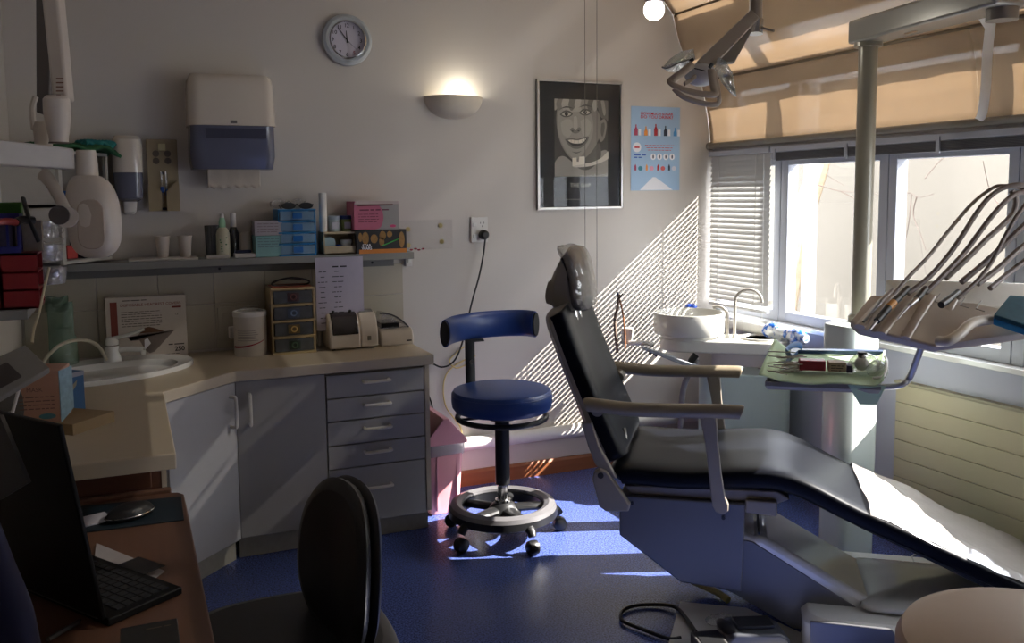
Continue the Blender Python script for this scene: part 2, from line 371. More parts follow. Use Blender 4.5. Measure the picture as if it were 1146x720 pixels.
ROD = mat('bronze rod', (110, 98, 80), .4, .6)
for (x, z, nm) in ((2.765, 1.972, 'lower'), (2.595, 2.297, 'upper')):
    t = thing('shade_rod', 'thin bronze rod carrying the fabric shades, the %s one' % nm, 'rod', (x, -1.6, z))
    MB().cyl((x, -.03, z), (x, -3.3, z), .006, seg=10).build('rod', ROD, t)
    MB().tube([(x, 0, z+.02), (x, -.02, z+.018), (x, -.03, z-.012), (x+.01, -.03, z-.012)], .004, 6).build('hook', ROD, t)
p1, p2 = at(1090, 0, 0, 2.70), at(1090, 30, 0, 2.755)
w = MB().tube([at(1108, 4, 0, 2.63), at(1096, 9, 0, 2.65), at(1107, 27, 0, 2.72), at(1108, 32, 0, 2.735), at(1105, 60, 0, 2.76), at(1103, 100, 0, 2.775), at(1099, 128, 0, 2.79), at(1095, 134, 0, 2.79)], lambda s: (.018, .0015), 8, 3, flat=(0, 1, 0))
tag(w.build('shade_strap', mat('bright white strap', (238, 236, 230), .5)), 'bright white strap hanging over the fabric shades', 'strap')

#==================================================================== RADIATOR COVER
t = thing('radiator', 'long cream panel radiator with grooved front under the window', 'radiator', (WX-.03, -2.2, .05))
RAD = mat('cream enamel', (184, 176, 146), .4, var=.02)
w = MB(); zt = .622; n = 7; dz = .077
w.bb((WX-.022, -1.30, .08), (WX-.001, -3.3, zt))
for i in range(n):
    w.bb((WX-.030, -1.29, zt-dz*i-dz+.0025), (WX-.022, -3.3, zt-dz*i-.0))
w.build('panel', RAD, t, bev=.0015)
MB().bb((WX-.036, -1.285, zt), (WX-.001, -3.3, zt+.013)).build('top_grille', mat('radiator top', (150, 144, 120), .5), t, bev=.002)

#==================================================================== ON THE BACK WALL
NY = -YA
# clock
c = at(387.5, 45.5, 1, 0); cr_ = .111
t = thing('wall_clock', 'round wall clock with white face and pale grey plastic rim', 'clock', (c.x, 0, c.z))
MB().lathe([(cr_-.004, 0), (cr_, .012), (cr_-.004, .026), (cr_-.016, .034), (cr_-.027, .032), (cr_-.031, .02), (cr_-.031, .008)], (c.x, -.0, c.z), NY, 48).build('rim', mat('clock rim', (176, 182, 184), .3), t)
MB().lathe([(cr_-.031, .030), (cr_-.029, .036), (cr_-.035, .037), (cr_-.036, .030), (cr_-.031, .030)], (c.x, 0, c.z), NY, 48, cap=False).build('inner_ring', CHROME, t)
MB().lathe([(cr_-.031, .004), (cr_-.031, .012)], (c.x, 0, c.z), NY, 40).build('dial', mat('clock dial', (200, 194, 205), .5, var=0), t)
INK = mat('ink', (28, 26, 28), .6, var=0); REDINK = mat('red ink', (150, 40, 60), .6, var=0)
w = MB()
for k in range(1, 13):
    a = R(90-30*k); q = (c.x+.062*math.cos(a), -.0125, c.z+.062*math.sin(a))
    if k != 5: w.text(str(k), q, XA, ZA, .017, bold=.01)
w.build('numerals', INK, t)
MB().text('5', (c.x+.062*math.cos(R(-60)), -.0125, c.z+.062*math.sin(R(-60))), XA, ZA, .017, bold=.01).build('numeral_five', REDINK, t)
def hand(ang, L, wd_):
    a = R(90-ang); d = Vector((math.cos(a), 0, math.sin(a))); s_ = Vector((-d.z, 0, d.x)); o = Vector((c.x, -.0145, c.z))
    return MB().prism([(-.012, -wd_), (L, -wd_*.5), (L, wd_*.5), (-.012, wd_)], o, d, s_, .0012)
hand(356, .040, .003).build('hour_hand', INK, t); hand(324, .060, .0022).build('minute_hand', INK, t); hand(133, .058, .0006).build('second_hand', INK, t)
# sconce
c = at(506.5, 109, 1, 0)
t = thing('wall_sconce', 'cream half bowl uplighter glowing on the wall left of the framed picture', 'lamp', (c.x, 0, c.z-.1))
rs = []
for k in range(11):
    f = k/10; a = R(90*f); rr = .138*math.sin(a)**.85 if f else .004; z = c.z-.098*math.cos(a)
    rs.append([Vector((c.x+rr*math.cos(b), -rr*.8*math.sin(b)-.002, z)) for b in [math.pi*j/20 for j in range(21)]])
w = MB(); V = [[w.bm.verts.new(p_) for p_ in r_] for r_ in rs]
for i in range(10):
    for j in range(20): w.bm.faces.new((V[i][j], V[i][j+1], V[i+1][j+1], V[i+1][j]))
w.build('bowl', mat('sconce plaster', (206, 196, 178), .6), t, solid=.005)
MB().ball((c.x+.03, -.05, c.z-.03), .022).build('bulb', mat_emit('bulb', (255, 240, 215), 8), t)
l = bpy.data.lights.new('sconce_light', 'POINT'); l.energy = .7; l.color = (1, .97, .86); l.shadow_soft_size = .03
lo = bpy.data.objects.new('sconce_light', l); COL.objects.link(lo); lo.location = (c.x+.03, -.055, c.z+.006)
# framed picture
a_, b_ = at(599.5, 88.5, 1, 0), at(694.5, 233, 1, 0); x0, x1, z0, z1 = a_.x, b_.x, b_.z, a_.z
t = thing('framed_picture', 'silver framed black poster with a smiling child brushing teeth', 'picture', ((x0+x1)/2, 0, z0))
w = MB(); fw = .010
for q in (((x0, z0), (x1, z0+fw)), ((x0, z1-fw), (x1, z1)), ((x0, z0), (x0+fw, z1)), ((x1-fw, z0), (x1, z1))): w.bb((q[0][0], -.022, q[0][1]), (q[1][0], 0, q[1][1]))
w.build('frame', mat('silver frame', (190, 186, 180), .3, .5), t, bev=.002)
def flat(name, m, par, pts, y): return MB().poly([(x, y, z) for x, z in pts]).build(name, m, par, smooth=False)
PW, PH = x1-x0, z1-z0
def fx(u): return x0+PW*u
def fz(v): return z1-PH*v
board = flat('print', mat('poster black', (14, 13, 13), .6, var=0), t, [(x0, z0), (x1, z0), (x1, z1), (x0, z1)], -.010)
def G(g): return mat('print grey %d' % g, (g, int(g*.97), int(g*.90)), .6, var=0)
def fe(u, v, ru, rv, n=28, rot=0):
    r_ = []
    for x, y in circ(n, ru, rv):
        xx, yy = x*math.cos(rot)-y*math.sin(rot), x*math.sin(rot)+y*math.cos(rot); r_.append((fx(u+xx), fz(v+yy*PW/PH)))
    return r_
BT = wsub(board, t)
def clip(pts, u0=.20, u1=.83, v0=.145, v1=.745):
    return [(min(max(x, fx(u0)), fx(u1)), max(min(z, fz(v0)), fz(v1))) for x, z in pts]
L_ = [0]
def pt(g, pts):
    L_[0] += 1; return flat('photo_tone', G(g), BT, clip(pts), -.0101-.00012*L_[0])
pt(62, [(fx(.20), fz(.145)), (fx(.83), fz(.145)), (fx(.83), fz(.745)), (fx(.20), fz(.745))])
def cv(pts, k=5): return [(p_.x, p_.y) for p_ in spline([Vector((fx(a), fz(b), 0)) for a, b in pts+pts[:1]], k)][:-1]
pt(150, cv([(.20, .745), (.20, .64), (.30, .585), (.50, .66), (.70, .56), (.83, .55), (.83, .745), (.5, .75)]))      # shoulders and shirt
pt(95, cv([(.42, .56), (.60, .57), (.72, .48), (.74, .60), (.60, .69), (.46, .67)]))                                 # neck in shade
pt(140, cv([(.73, .31), (.79, .29), (.815, .34), (.79, .44), (.74, .47), (.71, .40)])); pt(100, cv([(.75, .33), (.785, .32), (.79, .37), (.765, .43), (.745, .40)]))
pt(138, cv([(.22, .30), (.25, .20), (.42, .16), (.62, .17), (.73, .26), (.74, .38), (.70, .48), (.62, .56), (.50, .625), (.40, .61), (.30, .53), (.24, .42)]))
pt(158, cv([(.235, .30), (.27, .21), (.40, .18), (.55, .19), (.64, .28), (.65, .40), (.58, .52), (.48, .60), (.40, .595), (.31, .52), (.25, .41)]))
pt(174, cv([(.27, .33), (.33, .30), (.40, .31), (.41, .38), (.36, .44), (.29, .41)])); pt(172, cv([(.50, .31), (.58, .29), (.63, .34), (.60, .42), (.53, .42)])); pt(176, cv([(.32, .20), (.44, .185), (.54, .20), (.50, .235), (.36, .24)]))
for a_, b_, c_ in ((165, .145, .04), (128, .19, .05), (175, .25, .035), (118, .33, .05), (180, .40, .03), (150, .47, .05), (105, .55, .045), (172, .61, .03), (125, .67, .05), (90, .73, .05)):   # fringe strands
    pt(a_, cv([(b_+.05, .14), (b_+.05+c_*2, .14), (b_+.07+c_, .19), (b_+.05+c_*.3, .235), (b_+.03, .19)]))
pt(110, cv([(.70, .15), (.83, .15), (.83, .30), (.80, .29), (.745, .28), (.71, .22)])); pt(160, cv([(.74, .15), (.78, .15), (.80, .24), (.775, .26)]))
for (u, v, q) in ((.335, .262, -1), (.555, .245, 1)):
    pt(92, cv([(u-.075, v+.004), (u-.03, v-.026), (u+.03, v-.028), (u+.075, v-.004), (u+.03, v+.02), (u-.03, v+.022)])); pt(196, cv([(u-.055, v+.002), (u-.02, v-.014), (u+.02, v-.015), (u+.055, v-.002), (u+.02, v+.012), (u-.02, v+.013)]))
    pt(34, fe(u, v-.002, .021, .021)); pt(215, fe(u+.008, v-.007, .005, .005, 8)); pt(78, cv([(u-.085, v-.035), (u, v-.062), (u+.085, v-.045), (u+.02, v-.050), (u-.03, v-.047)]))
pt(118, cv([(.375, .385), (.40, .365), (.44, .375), (.485, .36), (.505, .38), (.47, .405), (.42, .408)])); pt(180, cv([(.42, .28), (.455, .28), (.465, .36), (.44, .385), (.415, .36)])); pt(45, fe(.405, .392, .012, .006, 10)); pt(45, fe(.475, .388, .012, .006, 10))
pt(108, cv([(.315, .455), (.40, .447), (.46, .452), (.52, .440), (.595, .432), (.565, .485), (.49, .525), (.41, .525), (.35, .495)]))
pt(48, cv([(.335, .460), (.40, .456), (.46, .460), (.52, .450), (.575, .443), (.545, .48), (.485, .505), (.415, .507), (.365, .485)]))
pt(222, cv([(.345, .462), (.40, .458), (.46, .462), (.52, .452), (.565, .446), (.53, .477), (.46, .488), (.39, .482)]))
for u in (.385, .425, .47, .515): pt(150, [(fx(u), fz(.460)), (fx(u+.004), fz(.460)), (fx(u+.004), fz(.485)), (fx(u), fz(.485))])
pt(100, cv([(.39, .55), (.45, .555), (.51, .545), (.45, .565)]))
pt(205, cv([(.42, .648), (.60, .638), (.74, .60), (.83, .545), (.83, .60), (.74, .635), (.60, .665), (.42, .672)]))
pt(228, [(fx(.40), fz(.600)), (fx(.45), fz(.597)), (fx(.452), fz(.628)), (fx(.475), fz(.63)), (fx(.482), fz(.590)), (fx(.545), fz(.588)), (fx(.555), fz(.645)), (fx(.40), fz(.665))])
MB().text('THE GAP', (fx(.5), -.0103, fz(.815)), XA, ZA, .021).build('lettering', G(175), BT)
MB().scrib((fx(.5), -.0103, fz(.925)), XA, ZA, PW*.62, .008).build('caption', G(110), BT)
MB().bb((x0+fw, -.0165, z0+fw), (x1-fw, -.0145, z1-fw)).build('glass', mat_glass('picture glass', gloss=.0, fm=.22), t)
# poster
a_, b_ = at(706, 118.7, 1, 0), at(760, 213, 1, 0); x0, x1, z0, z1 = a_.x, b_.x, b_.z, a_.z; PW, PH = x1-x0, z1-z0
t = thing('poster', 'light blue paper poster about sugary drinks right of the framed picture', 'poster', ((x0+x1)/2, 0, z0))
sh = MB().bb((x0, -.0025, z0), (x1, -.001, z1)).build('sheet', mat('poster blue', (160, 190, 218), .6, var=0), t); ST = wsub(sh, t)
RED = mat('poster red', (196, 44, 56), .6, var=0)
MB().text('HOW MUCH SUGAR', (fx(.52), -.0029, fz(.085)), XA, ZA, PH*.034, w=PW*.66, bold=.02).text('DO YOU DRINK?', (fx(.52), -.0029, fz(.125)), XA, ZA, PH*.036, w=PW*.66, bold=.02).build('headline', RED, ST)
def fl2(name, m, pts, k=0): return flat(name, m, ST, pts, -.0029-.0002*k)
PWH = mat('poster white', (232, 232, 236), .6, var=0)
fl2('print_shape', PWH, [(fx(.18), fz(.995)), (fx(.44), fz(.84)), (fx(.50), fz(.84)), (fx(.86), fz(.995))])
fl2('print_shape', PWH, fe(.12, .485, .085, .085))
MB().scrib((fx(.12), -.0032, fz(.485)), XA, ZA, PW*.1, PH*.045).build('print_text', RED, ST)
w = MB()
for k in range(3): w.scrib((fx(.58), -.0029, fz(.46+.028*k)), XA, ZA, PW*(.6-.06*k), PH*.016)
w.build('print_text', RED, ST)
MB().scrib((fx(.18), -.0029, fz(.575)), XA, ZA, PW*.24, PH*.03).scrib((fx(.16), -.0029, fz(.605)), XA, ZA, PW*.2, PH*.03).build('print_text', mat('poster dark blue', (40, 80, 170), .6, var=0), ST)
for k in range(4): fl2('print_shape', PWH, fe(.45+.13*k, .595, .055, .055)); fl2('print_shape', mat('dark drink', (60, 60, 80), .6), fe(.45+.13*k, .595, .015, .035), 1)
cols = [(170, 60, 90), (236, 150, 60), (170, 30, 40), (40, 50, 70), (70, 140, 200)]
for k in range(5):
    u = .1+.2*k; h = [.07, .05, .08, .06, .04][k]; m = mat('bottle print %d' % k, cols[k], .6)
    fl2('print_shape', m, [(fx(u-.035), fz(.345)), (fx(u+.035), fz(.345)), (fx(u+.035), fz(.345-h)), (fx(u+.012), fz(.345-h-.03)), (fx(u+.012), fz(.345-h-.06)), (fx(u-.012), fz(.345-h-.06)), (fx(u-.012), fz(.345-h-.03)), (fx(u-.035), fz(.345-h))])
    fl2('print_shape', PWH, [(fx(u+.05), fz(.345)), (fx(u+.10), fz(.345)), (fx(u+.10), fz(.27)), (fx(u+.05), fz(.27))])
for k in range(4):
    u = .09+.23*k; m = mat('bottle print %d' % k, cols[k], .6)
    fl2('print_shape', m, [(fx(u-.02), fz(.76)), (fx(u+.02), fz(.76)), (fx(u+.02), fz(.71)), (fx(u), fz(.68)), (fx(u-.02), fz(.71))]); fl2('print_shape', mat('swatch %d' % k, [(60, 130, 150), (220, 150, 170), (200, 90, 90), (210, 210, 220)][k], .6), fe(u+.10, .735, .045, .04))
# outlet with plug
a_, b_ = at(526, 243, 1, 0), at(545, 271, 1, 0); x0, x1, z0, z1 = a_.x, b_.x, b_.z, a_.z; PW, PH = x1-x0, z1-z0
t = thing('power_outlet', 'white double power outlet right of the shelf, above the stool', 'outlet', ((x0+x1)/2, 0, z0))
MB().bb((x0, -.012, z0), (x1, 0, z1)).build('face_plate', WHITE, t, bev=.003)
for v in (.3, .74): MB().bb((fx(.1), -.018, fz(v+.07)), (fx(.32), -.012, fz(v-.07))).build('switch', WHITEGLOSS, t, bev=.0015)
MB().bb((fx(.55), -.0126, fz(.27)), (fx(.58), -.012, fz(.2))).bb((fx(.75), -.0126, fz(.27)), (fx(.78), -.012, fz(.2))).bb((fx(.655), -.0126, fz(.40)), (fx(.685), -.012, fz(.33))).build('socket_slots', BLACK, t)
pc = (fx(.68), -.012, fz(.70))
CORD = mat('black cable', (18, 18, 18), .5)
t = thing('extension_lead', 'black plug and cable hanging from the white outlet behind the stool', 'cord', (pc[0], -.03, .5))
MB().lathe([(.02, 0), (.024, .01), (.022, .03), (.012, .04)], pc, NY, 20).build('plug', CORD, t)
P = [(pc[0]+.01, -.045, pc[2])] + [at(u, v, 1, -.05-.0*k) for k, (u, v) in enumerate([(543, 268), (541, 285), (536, 310), (529, 335), (525, 352), (520, 375), (512, 398), (504, 408), (494, 411), (486, 408), (478, 404)])]
MB().tube(P, .0042, 8, 5).build('cable', CORD, t)
P = [at(u, v, 1, -.04) for u, v in [(478, 430), (479, 440), (483, 452), (484, 462), (484, 500), (483, 540)]] 
tag(MB().tube(P, .004, 8, 4).build('cable_end', CORD), 'short black cable end between the drawers and the pink bin', 'cable')
YC = mat('yellowed cable', (206, 184, 120), .5)
P = [at(u, v, 1, -.012) for u, v in [(532, 398), (522, 408), (510, 412), (503, 404), (512, 394), (520, 388)]]
P2 = [at(u, v, 1, -.012) for u, v in [(522, 402), (508, 410), (499, 420), (496, 436), (499, 455), (508, 468), (516, 480), (517, 500)]]
tag(MB().tube(P2, .0035, 8, 4).build('cable', YC), 'thin yellowed cable running down the wall behind the pink bin', 'cable')
tag(MB().tube(P, .0035, 8, 4).build('cable', YC), 'looped yellowed cable end behind the stool backrest post', 'cable')
# acrylic holder with yellow pads
a_, b_ = at(446, 247, 1, 0), at(506, 278, 1, 0); x0, x1, z0, z1 = a_.x, b_.x, b_.z, a_.z; PW, PH = x1-x0, z1-z0
t = thing('sign_holder', 'clear wall sheet with four yellow adhesive pads beside the shelf', 'sign holder', ((x0+x1)/2, 0, z0))
MB().bb((x0, -.008, z0), (x1, -.004, z1)).build('sheet', mat_glass('acrylic', gloss=.02, fm=.04, diff=.03), t)
for u, v in ((.17, .3), (.17, .85), (.78, .2), (.8, .75)): MB().lathe([(.011, 0), (.011, .004)], (fx(u), 0, fz(v)), NY, 12).build('adhesive_pad', mat('yellow pad', (214, 196, 130), .7), t)
w = MB()
for u, v in ((.22, 1.0), (.30, .97), (.36, 1.01), (.44, .98)): w.ball((fx(u), -.004, fz(v)), (.008, .002, .004), 8)
w.build('red_smudge', REDINK, t)
# switch block at the shelf end
a_ = at(452, 283, 1, 0); b_ = at(459.5, 298, 1, 0)
t = thing('switch_block', 'small cream switch at the right end of the wall shelf', 'switch', ((a_.x+b_.x)/2, 0, b_.z))
MB().bb((a_.x, -.03, b_.z), (b_.x, 0, a_.z)).build('body', WHITE, t, bev=.003); MB().bb((a_.x+.008, -.036, b_.z+.018), (b_.x-.008, -.03, a_.z-.018)).build('rocker', WHITEGLOSS, t, bev=.002)
# thin cables in front of the picture
for k, (u, nm) in enumerate(((654.5, 'left'), (668, 'right'))):
    p_ = at(u, 10, 1, -.12); tag(MB().cyl((p_.x, -.12, .25), (p_.x, -.12, 2.75), .0014, seg=6).build('hanging_wire', mat('thin grey wire', (96, 92, 86), .5)), 'thin taut wire from ceiling passing in front of the framed picture, the %s one' % nm, 'wire')
# paper towel dispenser
x0, x1, z0, z1 = at(207, 83, 1, -.1).x, at(305.5, 88, 1, -.12).x, 1.512, 1.892
xm = (x0+x1)/2; ZM = 1.685
t = thing('paper_towel_dispenser', 'large white and smoky blue paper towel dispenser on the wall', 'dispenser', (xm, 0, z0))
def slab(x0, x1, z0, z1, d0, d1, r_): # rounded front shell
    return [[Vector((xm+(x-xm)*(1-.02*i), -y, z)) for x, y in [(x0, 0), (x0, d_-r_)] + [(x0+r_-r_*math.cos(R(90*k/5)), d_-r_+r_*math.sin(R(90*k/5))) for k in range(1, 6)] + [(x1-r_+r_*math.sin(R(90*k/5)), d_-r_+r_*math.cos(R(90*k/5))) for k in range(0, 5)] + [(x1, d_-r_), (x1, 0)]] for i, (z, d_) in enumerate(((z0, d0), (z1, d1)))]
ra = slab(x0, x1, ZM, z1-.05, .19, .17, .045)
rb = [Vector(((p_.x-xm)*.975+xm, p_.y*.93, z1-.018)) for p_ in ra[1]]; rc = [Vector(((p_.x-xm)*.92+xm, p_.y*.82, z1)) for p_ in ra[1]]
MB().rings([ra[0], ra[1], rb, rc]).build('cover', mat('dispenser cream white', (208, 198, 184), .22, var=.01, coat=.3), t)
SMOKE = mat('smoky blue plastic', (96, 98, 114), .2, var=.05, scale=8, spec=.6)
ra = slab(x0+.004, x1-.004, z0+.05, ZM-.001, .17, .187, .045); rb = [Vector(((p_.x-xm)*.95+xm, p_.y*.88, z0)) for p_ in ra[0]]
MB().rings([rb, ra[0], ra[1]]).build('lower_cover', SMOKE, t)
MB().bb((x0+.06, -.1895, ZM-.052), (x1-.045, -.186, ZM-.012)).build('window_recess', mat('dark smoke', (62, 64, 82), .3), t)
MB().bb((xm-.013, -.1915, ZM+.008), (xm+.013, -.189, ZM+.02)).build('badge', mat('badge grey', (110, 105, 98), .4), t, bev=.001)
def tw(a, b): return Vector((x0+.07+(x1-x0-.13)*a, -.085+.010*math.sin(b*2)+.0008*math.sin(a*20), z0+.01-.085*b+.004*math.sin(a*40)*b))
MB().grid(tw, 40, 6).build('paper_sheet', mat('towel paper', (196, 184, 168), .8, bump=.3), t, solid=.001)
# soap dispenser
x0, x1 = at(124, 160, 1, -.1).x, at(159, 160, 1, -.1).x; xm = (x0+x1)/2; hw = (x1-x0)/2
t = thing('soap_dispenser', 'white soap dispenser with smoky blue base beside the corner cupboard', 'dispenser', (xm, 0, 1.35))
def ring(z, sx, dy): return [Vector((xm+hw*sx*math.copysign(abs(math.cos(a))**.7, math.cos(a)), -dy/2+dy/2*math.copysign(abs(math.sin(a))**.7, math.sin(a))-.0, z)) for a in [2*math.pi*k/28 for k in range(28)]]
MB().rings([ring(1.50, 1, .11), ring(1.60, 1, .115), ring(1.63, .95, .11), ring(1.645, .8, .09)]).build('cover', _M['dispenser cream white'], t)
MB().rings([ring(1.385, .6, .06), ring(1.40, .92, .10), ring(1.499, .98, .108)]).build('tank', SMOKE, t)
MB().rings([ring(1.335, .3, .04), ring(1.345, .42, .05), ring(1.385, .5, .055)]).build('nozzle', WHITE, t)
# beige mount with blue clips
x0, x1, z0, z1 = .082, .20, 1.345, 1.636; PW, PH = x1-x0, z1-z0; BE = mat('beige board', (150, 134, 104), .6)
t = thing('wall_holder', 'beige wall board holding a small syringe with blue clips', 'holder', ((x0+x1)/2, 0, z0))
MB().bb((x0, -.02, z0), (x1, 0, z1)).build('board', BE, t, bev=.003)
MB().prism([(0, 0), (PW*.42, -.0), (PW*.42, .08), (PW*.1, .12), (0, .11)], (x0, -.02, z0), XA, ZA, .025).build('side_lip', BE, t)
MB().prism([(PW, 0), (PW*.58, -.0), (PW*.58, .08), (PW*.9, .12), (PW, .11)], (x0, -.045, z0), XA, ZA, -.025).build('side_lip', BE, t)
MB().bb((fx(.38), -.03, fz(.16)), (fx(.62), -.02, fz(.06))).build('latch', mat('pale latch', (196, 186, 140), .5), t, bev=.002)
w = MB()
for v in (.2, .3): w.lathe([(.012, 0), (.013, .001), (.011, .0012)], (fx(.3), -.02, fz(v)), NY, 16).lathe([(.012, 0), (.013, .001)], (fx(.68), -.02, fz(v)), NY, 16)
w.build('printed_mark', mat('faded brown ink', (96, 84, 70), .7), t)
MB().cyl((fx(.44), -.028, fz(.45)), (fx(.47), -.028, fz(.88)), .003).cyl((fx(.58), -.028, fz(.45)), (fx(.62), -.028, fz(.88)), .003).build('needle_pair', CLEAR, t)
for u, v in ((.46, .70), (.62, .74)): MB().bb((fx(u)-.008, -.04, fz(v)-.012), (fx(u)+.008, -.022, fz(v)+.012)).build('blue_clip', mat('clip blue', (24, 72, 150), .4), t, bev=.003)
MB().bb((fx(.44), -.0215, fz(.49)), (fx(.52), -.02, fz(.45))).bb((fx(.40), -.0215, fz(.985)), (fx(.68), -.02, fz(.95))).build('dark_slot', BLACK, t)
MB().prism([(0, 0), (.06, 0), (.06, .09), (.0, .09)], (x1+.05, -.004, 1.36), XA, ZA, .004).build('backing_plate', BE, t) if 0 else None

#==================================================================== WALL SHELF
SHZ = 1.150
SHM = mat('grey shelf', (128, 127, 122), .5, var=.03)
t = thing('wall_shelf', 'long grey wall shelf above the tiled splashback', 'shelf', (.4, -.08, 1.08))
MB().bb((LX, -.165, SHZ-.03), (1.155, 0, SHZ)).build('board', SHM, t, bev=.002)
MB().bb((LX, -.03, SHZ-.068), (1.10, -.008, SHZ-.03)).build('wall_rail', mat('shelf rail', (112, 110, 106), .5), t)
for x in (.345, 1.0): MB().lathe([(.006, 0), (.005, .003)], (x, -.03, SHZ-.05), NY, 10).build('screw', BLACK, t)
# notice sheet pinned below the shelf
a_, b_ = at(345, 292, 1, -.01), at(398, 348, 1, -.01); x0, x1, z0, z1 = a_.x, b_.x, at(398, 362, 1, -.01).z, SHZ-.03; PW, PH = x1-x0, z1-z0
t = thing('notice_sheet', 'pale lilac typed notice sheet hanging below the shelf', 'paper', ((x0+x1)/2, -.17, z0))
NSH = mat('lilac paper', (176, 170, 184), .7)
MB().bb((x0, -.168, z0), (x1, -.1665, z1+.02)).build('sheet', NSH, t)
w = MB().scrib((fx(.5), -.1685, fz(.07)), XA, ZA, PW*.3, .013)
for k in range(11):
    w.scrib((fx(.14), -.1685, fz(.14+.075*k)), XA, ZA, PW*random.uniform(.08, .2), .007)
    w.scrib((fx(.46), -.1685, fz(.14+.075*k)), XA, ZA, PW*random.uniform(.12, .26), .007)
w.build('typing', INK, t)

def cup(x, y, z, h=.085, r=.028, lab='', grp=None, name='paper_cup'):
    t = thing(name, lab, 'cup', (x, y, z), 0, grp)
    MB().lathe([(r*.72, 0), (r, h), (r*1.06, h+.001), (r*1.06, h-.004), (r*.96, h-.004), (r*.68, .004)], (x, y, z), cap=True).build('cup_body', mat('cup plastic', (196, 186, 174), .5), t)
    return t
YS = -.085
tag(MB().bb((-.005, -.16, SHZ), (.255, -.03, SHZ+.009)).build('tray', mat('white tray', (190, 182, 172), .4), bev=.004), 'flat white tray under the two paper cups on the shelf', 'tray')
cup(.125, YS, SHZ+.009, lab='left paper cup of the pair on the white shelf tray')
cup(.210, YS, SHZ+.009, lab='right paper cup of the pair on the white shelf tray')
# tumbler + jar in the shade
tag(MB().bb((.285, -.15, SHZ), (.375, -.04, SHZ+.014)).build('tray', _M['white tray'], bev=.003), 'small white tray under the dark clear tumbler on the shelf', 'tray')
SM = mat_glass('smoke glass', tint=(.45, .45, .45), gloss=.08, diff=.25, dcol=(.1, .1, .1))
tag(MB().lathe([(.032, 0), (.036, .12), (.034, .12), (.030, .006)], (.322, -.09, SHZ+.014)).build('tumbler', SM), 'dark translucent tumbler left of the spray bottle', 'tumbler')
t = thing('pump_bottle', 'white pump bottle with pale green neck on the shelf', 'bottle', (.355, -.115, SHZ))
MB().lathe([(.026, 0), (.028, .01), (.028, .10), (.022, .118), (.014, .126)], (.355, -.115, SHZ)).build('bottle_body', mat('bottle cream', (192, 186, 160), .4), t)
MB().lathe([(.014, .126), (.014, .146), (.009, .165)], (.355, -.115, SHZ)).build('collar', mat('pale green', (140, 186, 150), .5), t)
MB().lathe([(.009, .165), (.008, .182), (.002, .184)], (.355, -.115, SHZ)).build('cap', WHITE, t)
w = MB()
for k in range(7): w.ball((.355+random.uniform(-.014, .014), -.1425, SHZ+.03+.009*k), (.004, .002, .003), 6)
w.build('printed_mark', mat('label green', (70, 110, 80), .6), t)
t = thing('pump_bottle', 'white capped dark bottle behind the green necked pump bottle', 'bottle', (.405, -.05, SHZ))
MB().lathe([(.02, 0), (.021, .10), (.012, .125)], (.405, -.05, SHZ)).build('bottle_body', SM, t); MB().lathe([(.012, .125), (.012, .18), (.010, .183)], (.405, -.05, SHZ)).build('cap', WHITE, t)
tag(MB().bb((.395, -.155, SHZ), (.478, -.10, SHZ+.018)).build('tray', _M['white tray'], bev=.003), 'narrow white tray in front of the upturned cup on the shelf', 'tray')
tag(MB().bb((.400, -.13, SHZ+.018), (.465, -.105, SHZ+.030)).build('burr_block', mat('dark blue block', (28, 34, 70), .5), bev=.003), 'dark blue block lying on the narrow white tray', 'block')
t = thing('paper_cup', 'upturned paper cup left of the stacked mask boxes', 'cup', (.452, -.065, SHZ))
MB().lathe([(.031, 0), (.031, .006), (.029, .006), (.022, .10), (.021, .102)], (.452, -.065, SHZ)).build('cup_body', _M['cup plastic'], t)
# mask boxes
for k, (z0_, z1_, col, nm, tx) in enumerate(((SHZ, SHZ+.088, (118, 160, 158), 'pale green glove box, lower of the stacked pair on the shelf', 'GLOVES'), (SHZ+.089, SHZ+.150, (168, 160, 164), 'pale pink mask box, upper of the stacked pair on the shelf', 'FACE MASKS'))):
    t = thing('glove_box', nm, 'box', (.532, -.09, z0_))
    MB().box((.532+.004*k, -.09, (z0_+z1_)/2), (.112, .13, z1_-z0_), R(3-5*k)).build('carton', mat('carton %d' % k, col, .6, var=.05, scale=20), t, bev=.002)
    w = MB()
    for j in range(4): w.scrib((.53, -.1645, z1_-.012-.011*j), XA, ZA, .085, .006)
    w.build('printing', mat('carton ink %d' % k, (90, 110, 120) if k == 0 else (130, 110, 120), .6), t)
# blue drawer unit
def drawer_unit(x0, x1, y0, y1, z0, n, dh, frame_m, drawer_m, t, kn, gap=.003, fr=.006):
    w = MB(); z1 = z0+n*dh+fr
    w.bb((x0, y0+.01, z0), (x0+fr, y1, z1)); w.bb((x1-fr, y0+.01, z0), (x1, y1, z1)); w.bb((x0, y1-fr, z0), (x1, y1, z1))
    for k in range(n+1): w.bb((x0, y0, z0+k*dh), (x1, y1, z0+k*dh+fr))
    f = w.build('frame', frame_m, t, bev=.0015)
    for k in range(n):
        w = MB(); zb = z0+k*dh+fr+gap; zt = z0+(k+1)*dh-gap
        w.bb((x0+fr+.003, y0+.002, zb), (x1-fr-.003, y0+.006, zt)); w.bb((x0+fr+.003, y0+.006, zb), (x1-fr-.003, y1-.02, zb+.003)); w.bb((x0+fr+.003, y0+.006, zb), (x0+fr+.006, y1-.02, zt-.008)); w.bb((x1-fr-.006, y0+.006, zb), (x1-fr-.003, y1-.02, zt-.008))
        d = w.build('drawer', drawer_m, t); kn(k, (x0+x1)/2, y0, (zb+zt)/2, wsub(d, t))
    return z1
BLUT = mat('translucent blue', (44, 116, 160), .3, var=.1, scale=20); BLUF = mat('blue frame', (38, 120, 176), .35)
BLUK = mat('blue pull', (30, 96, 160), .3)
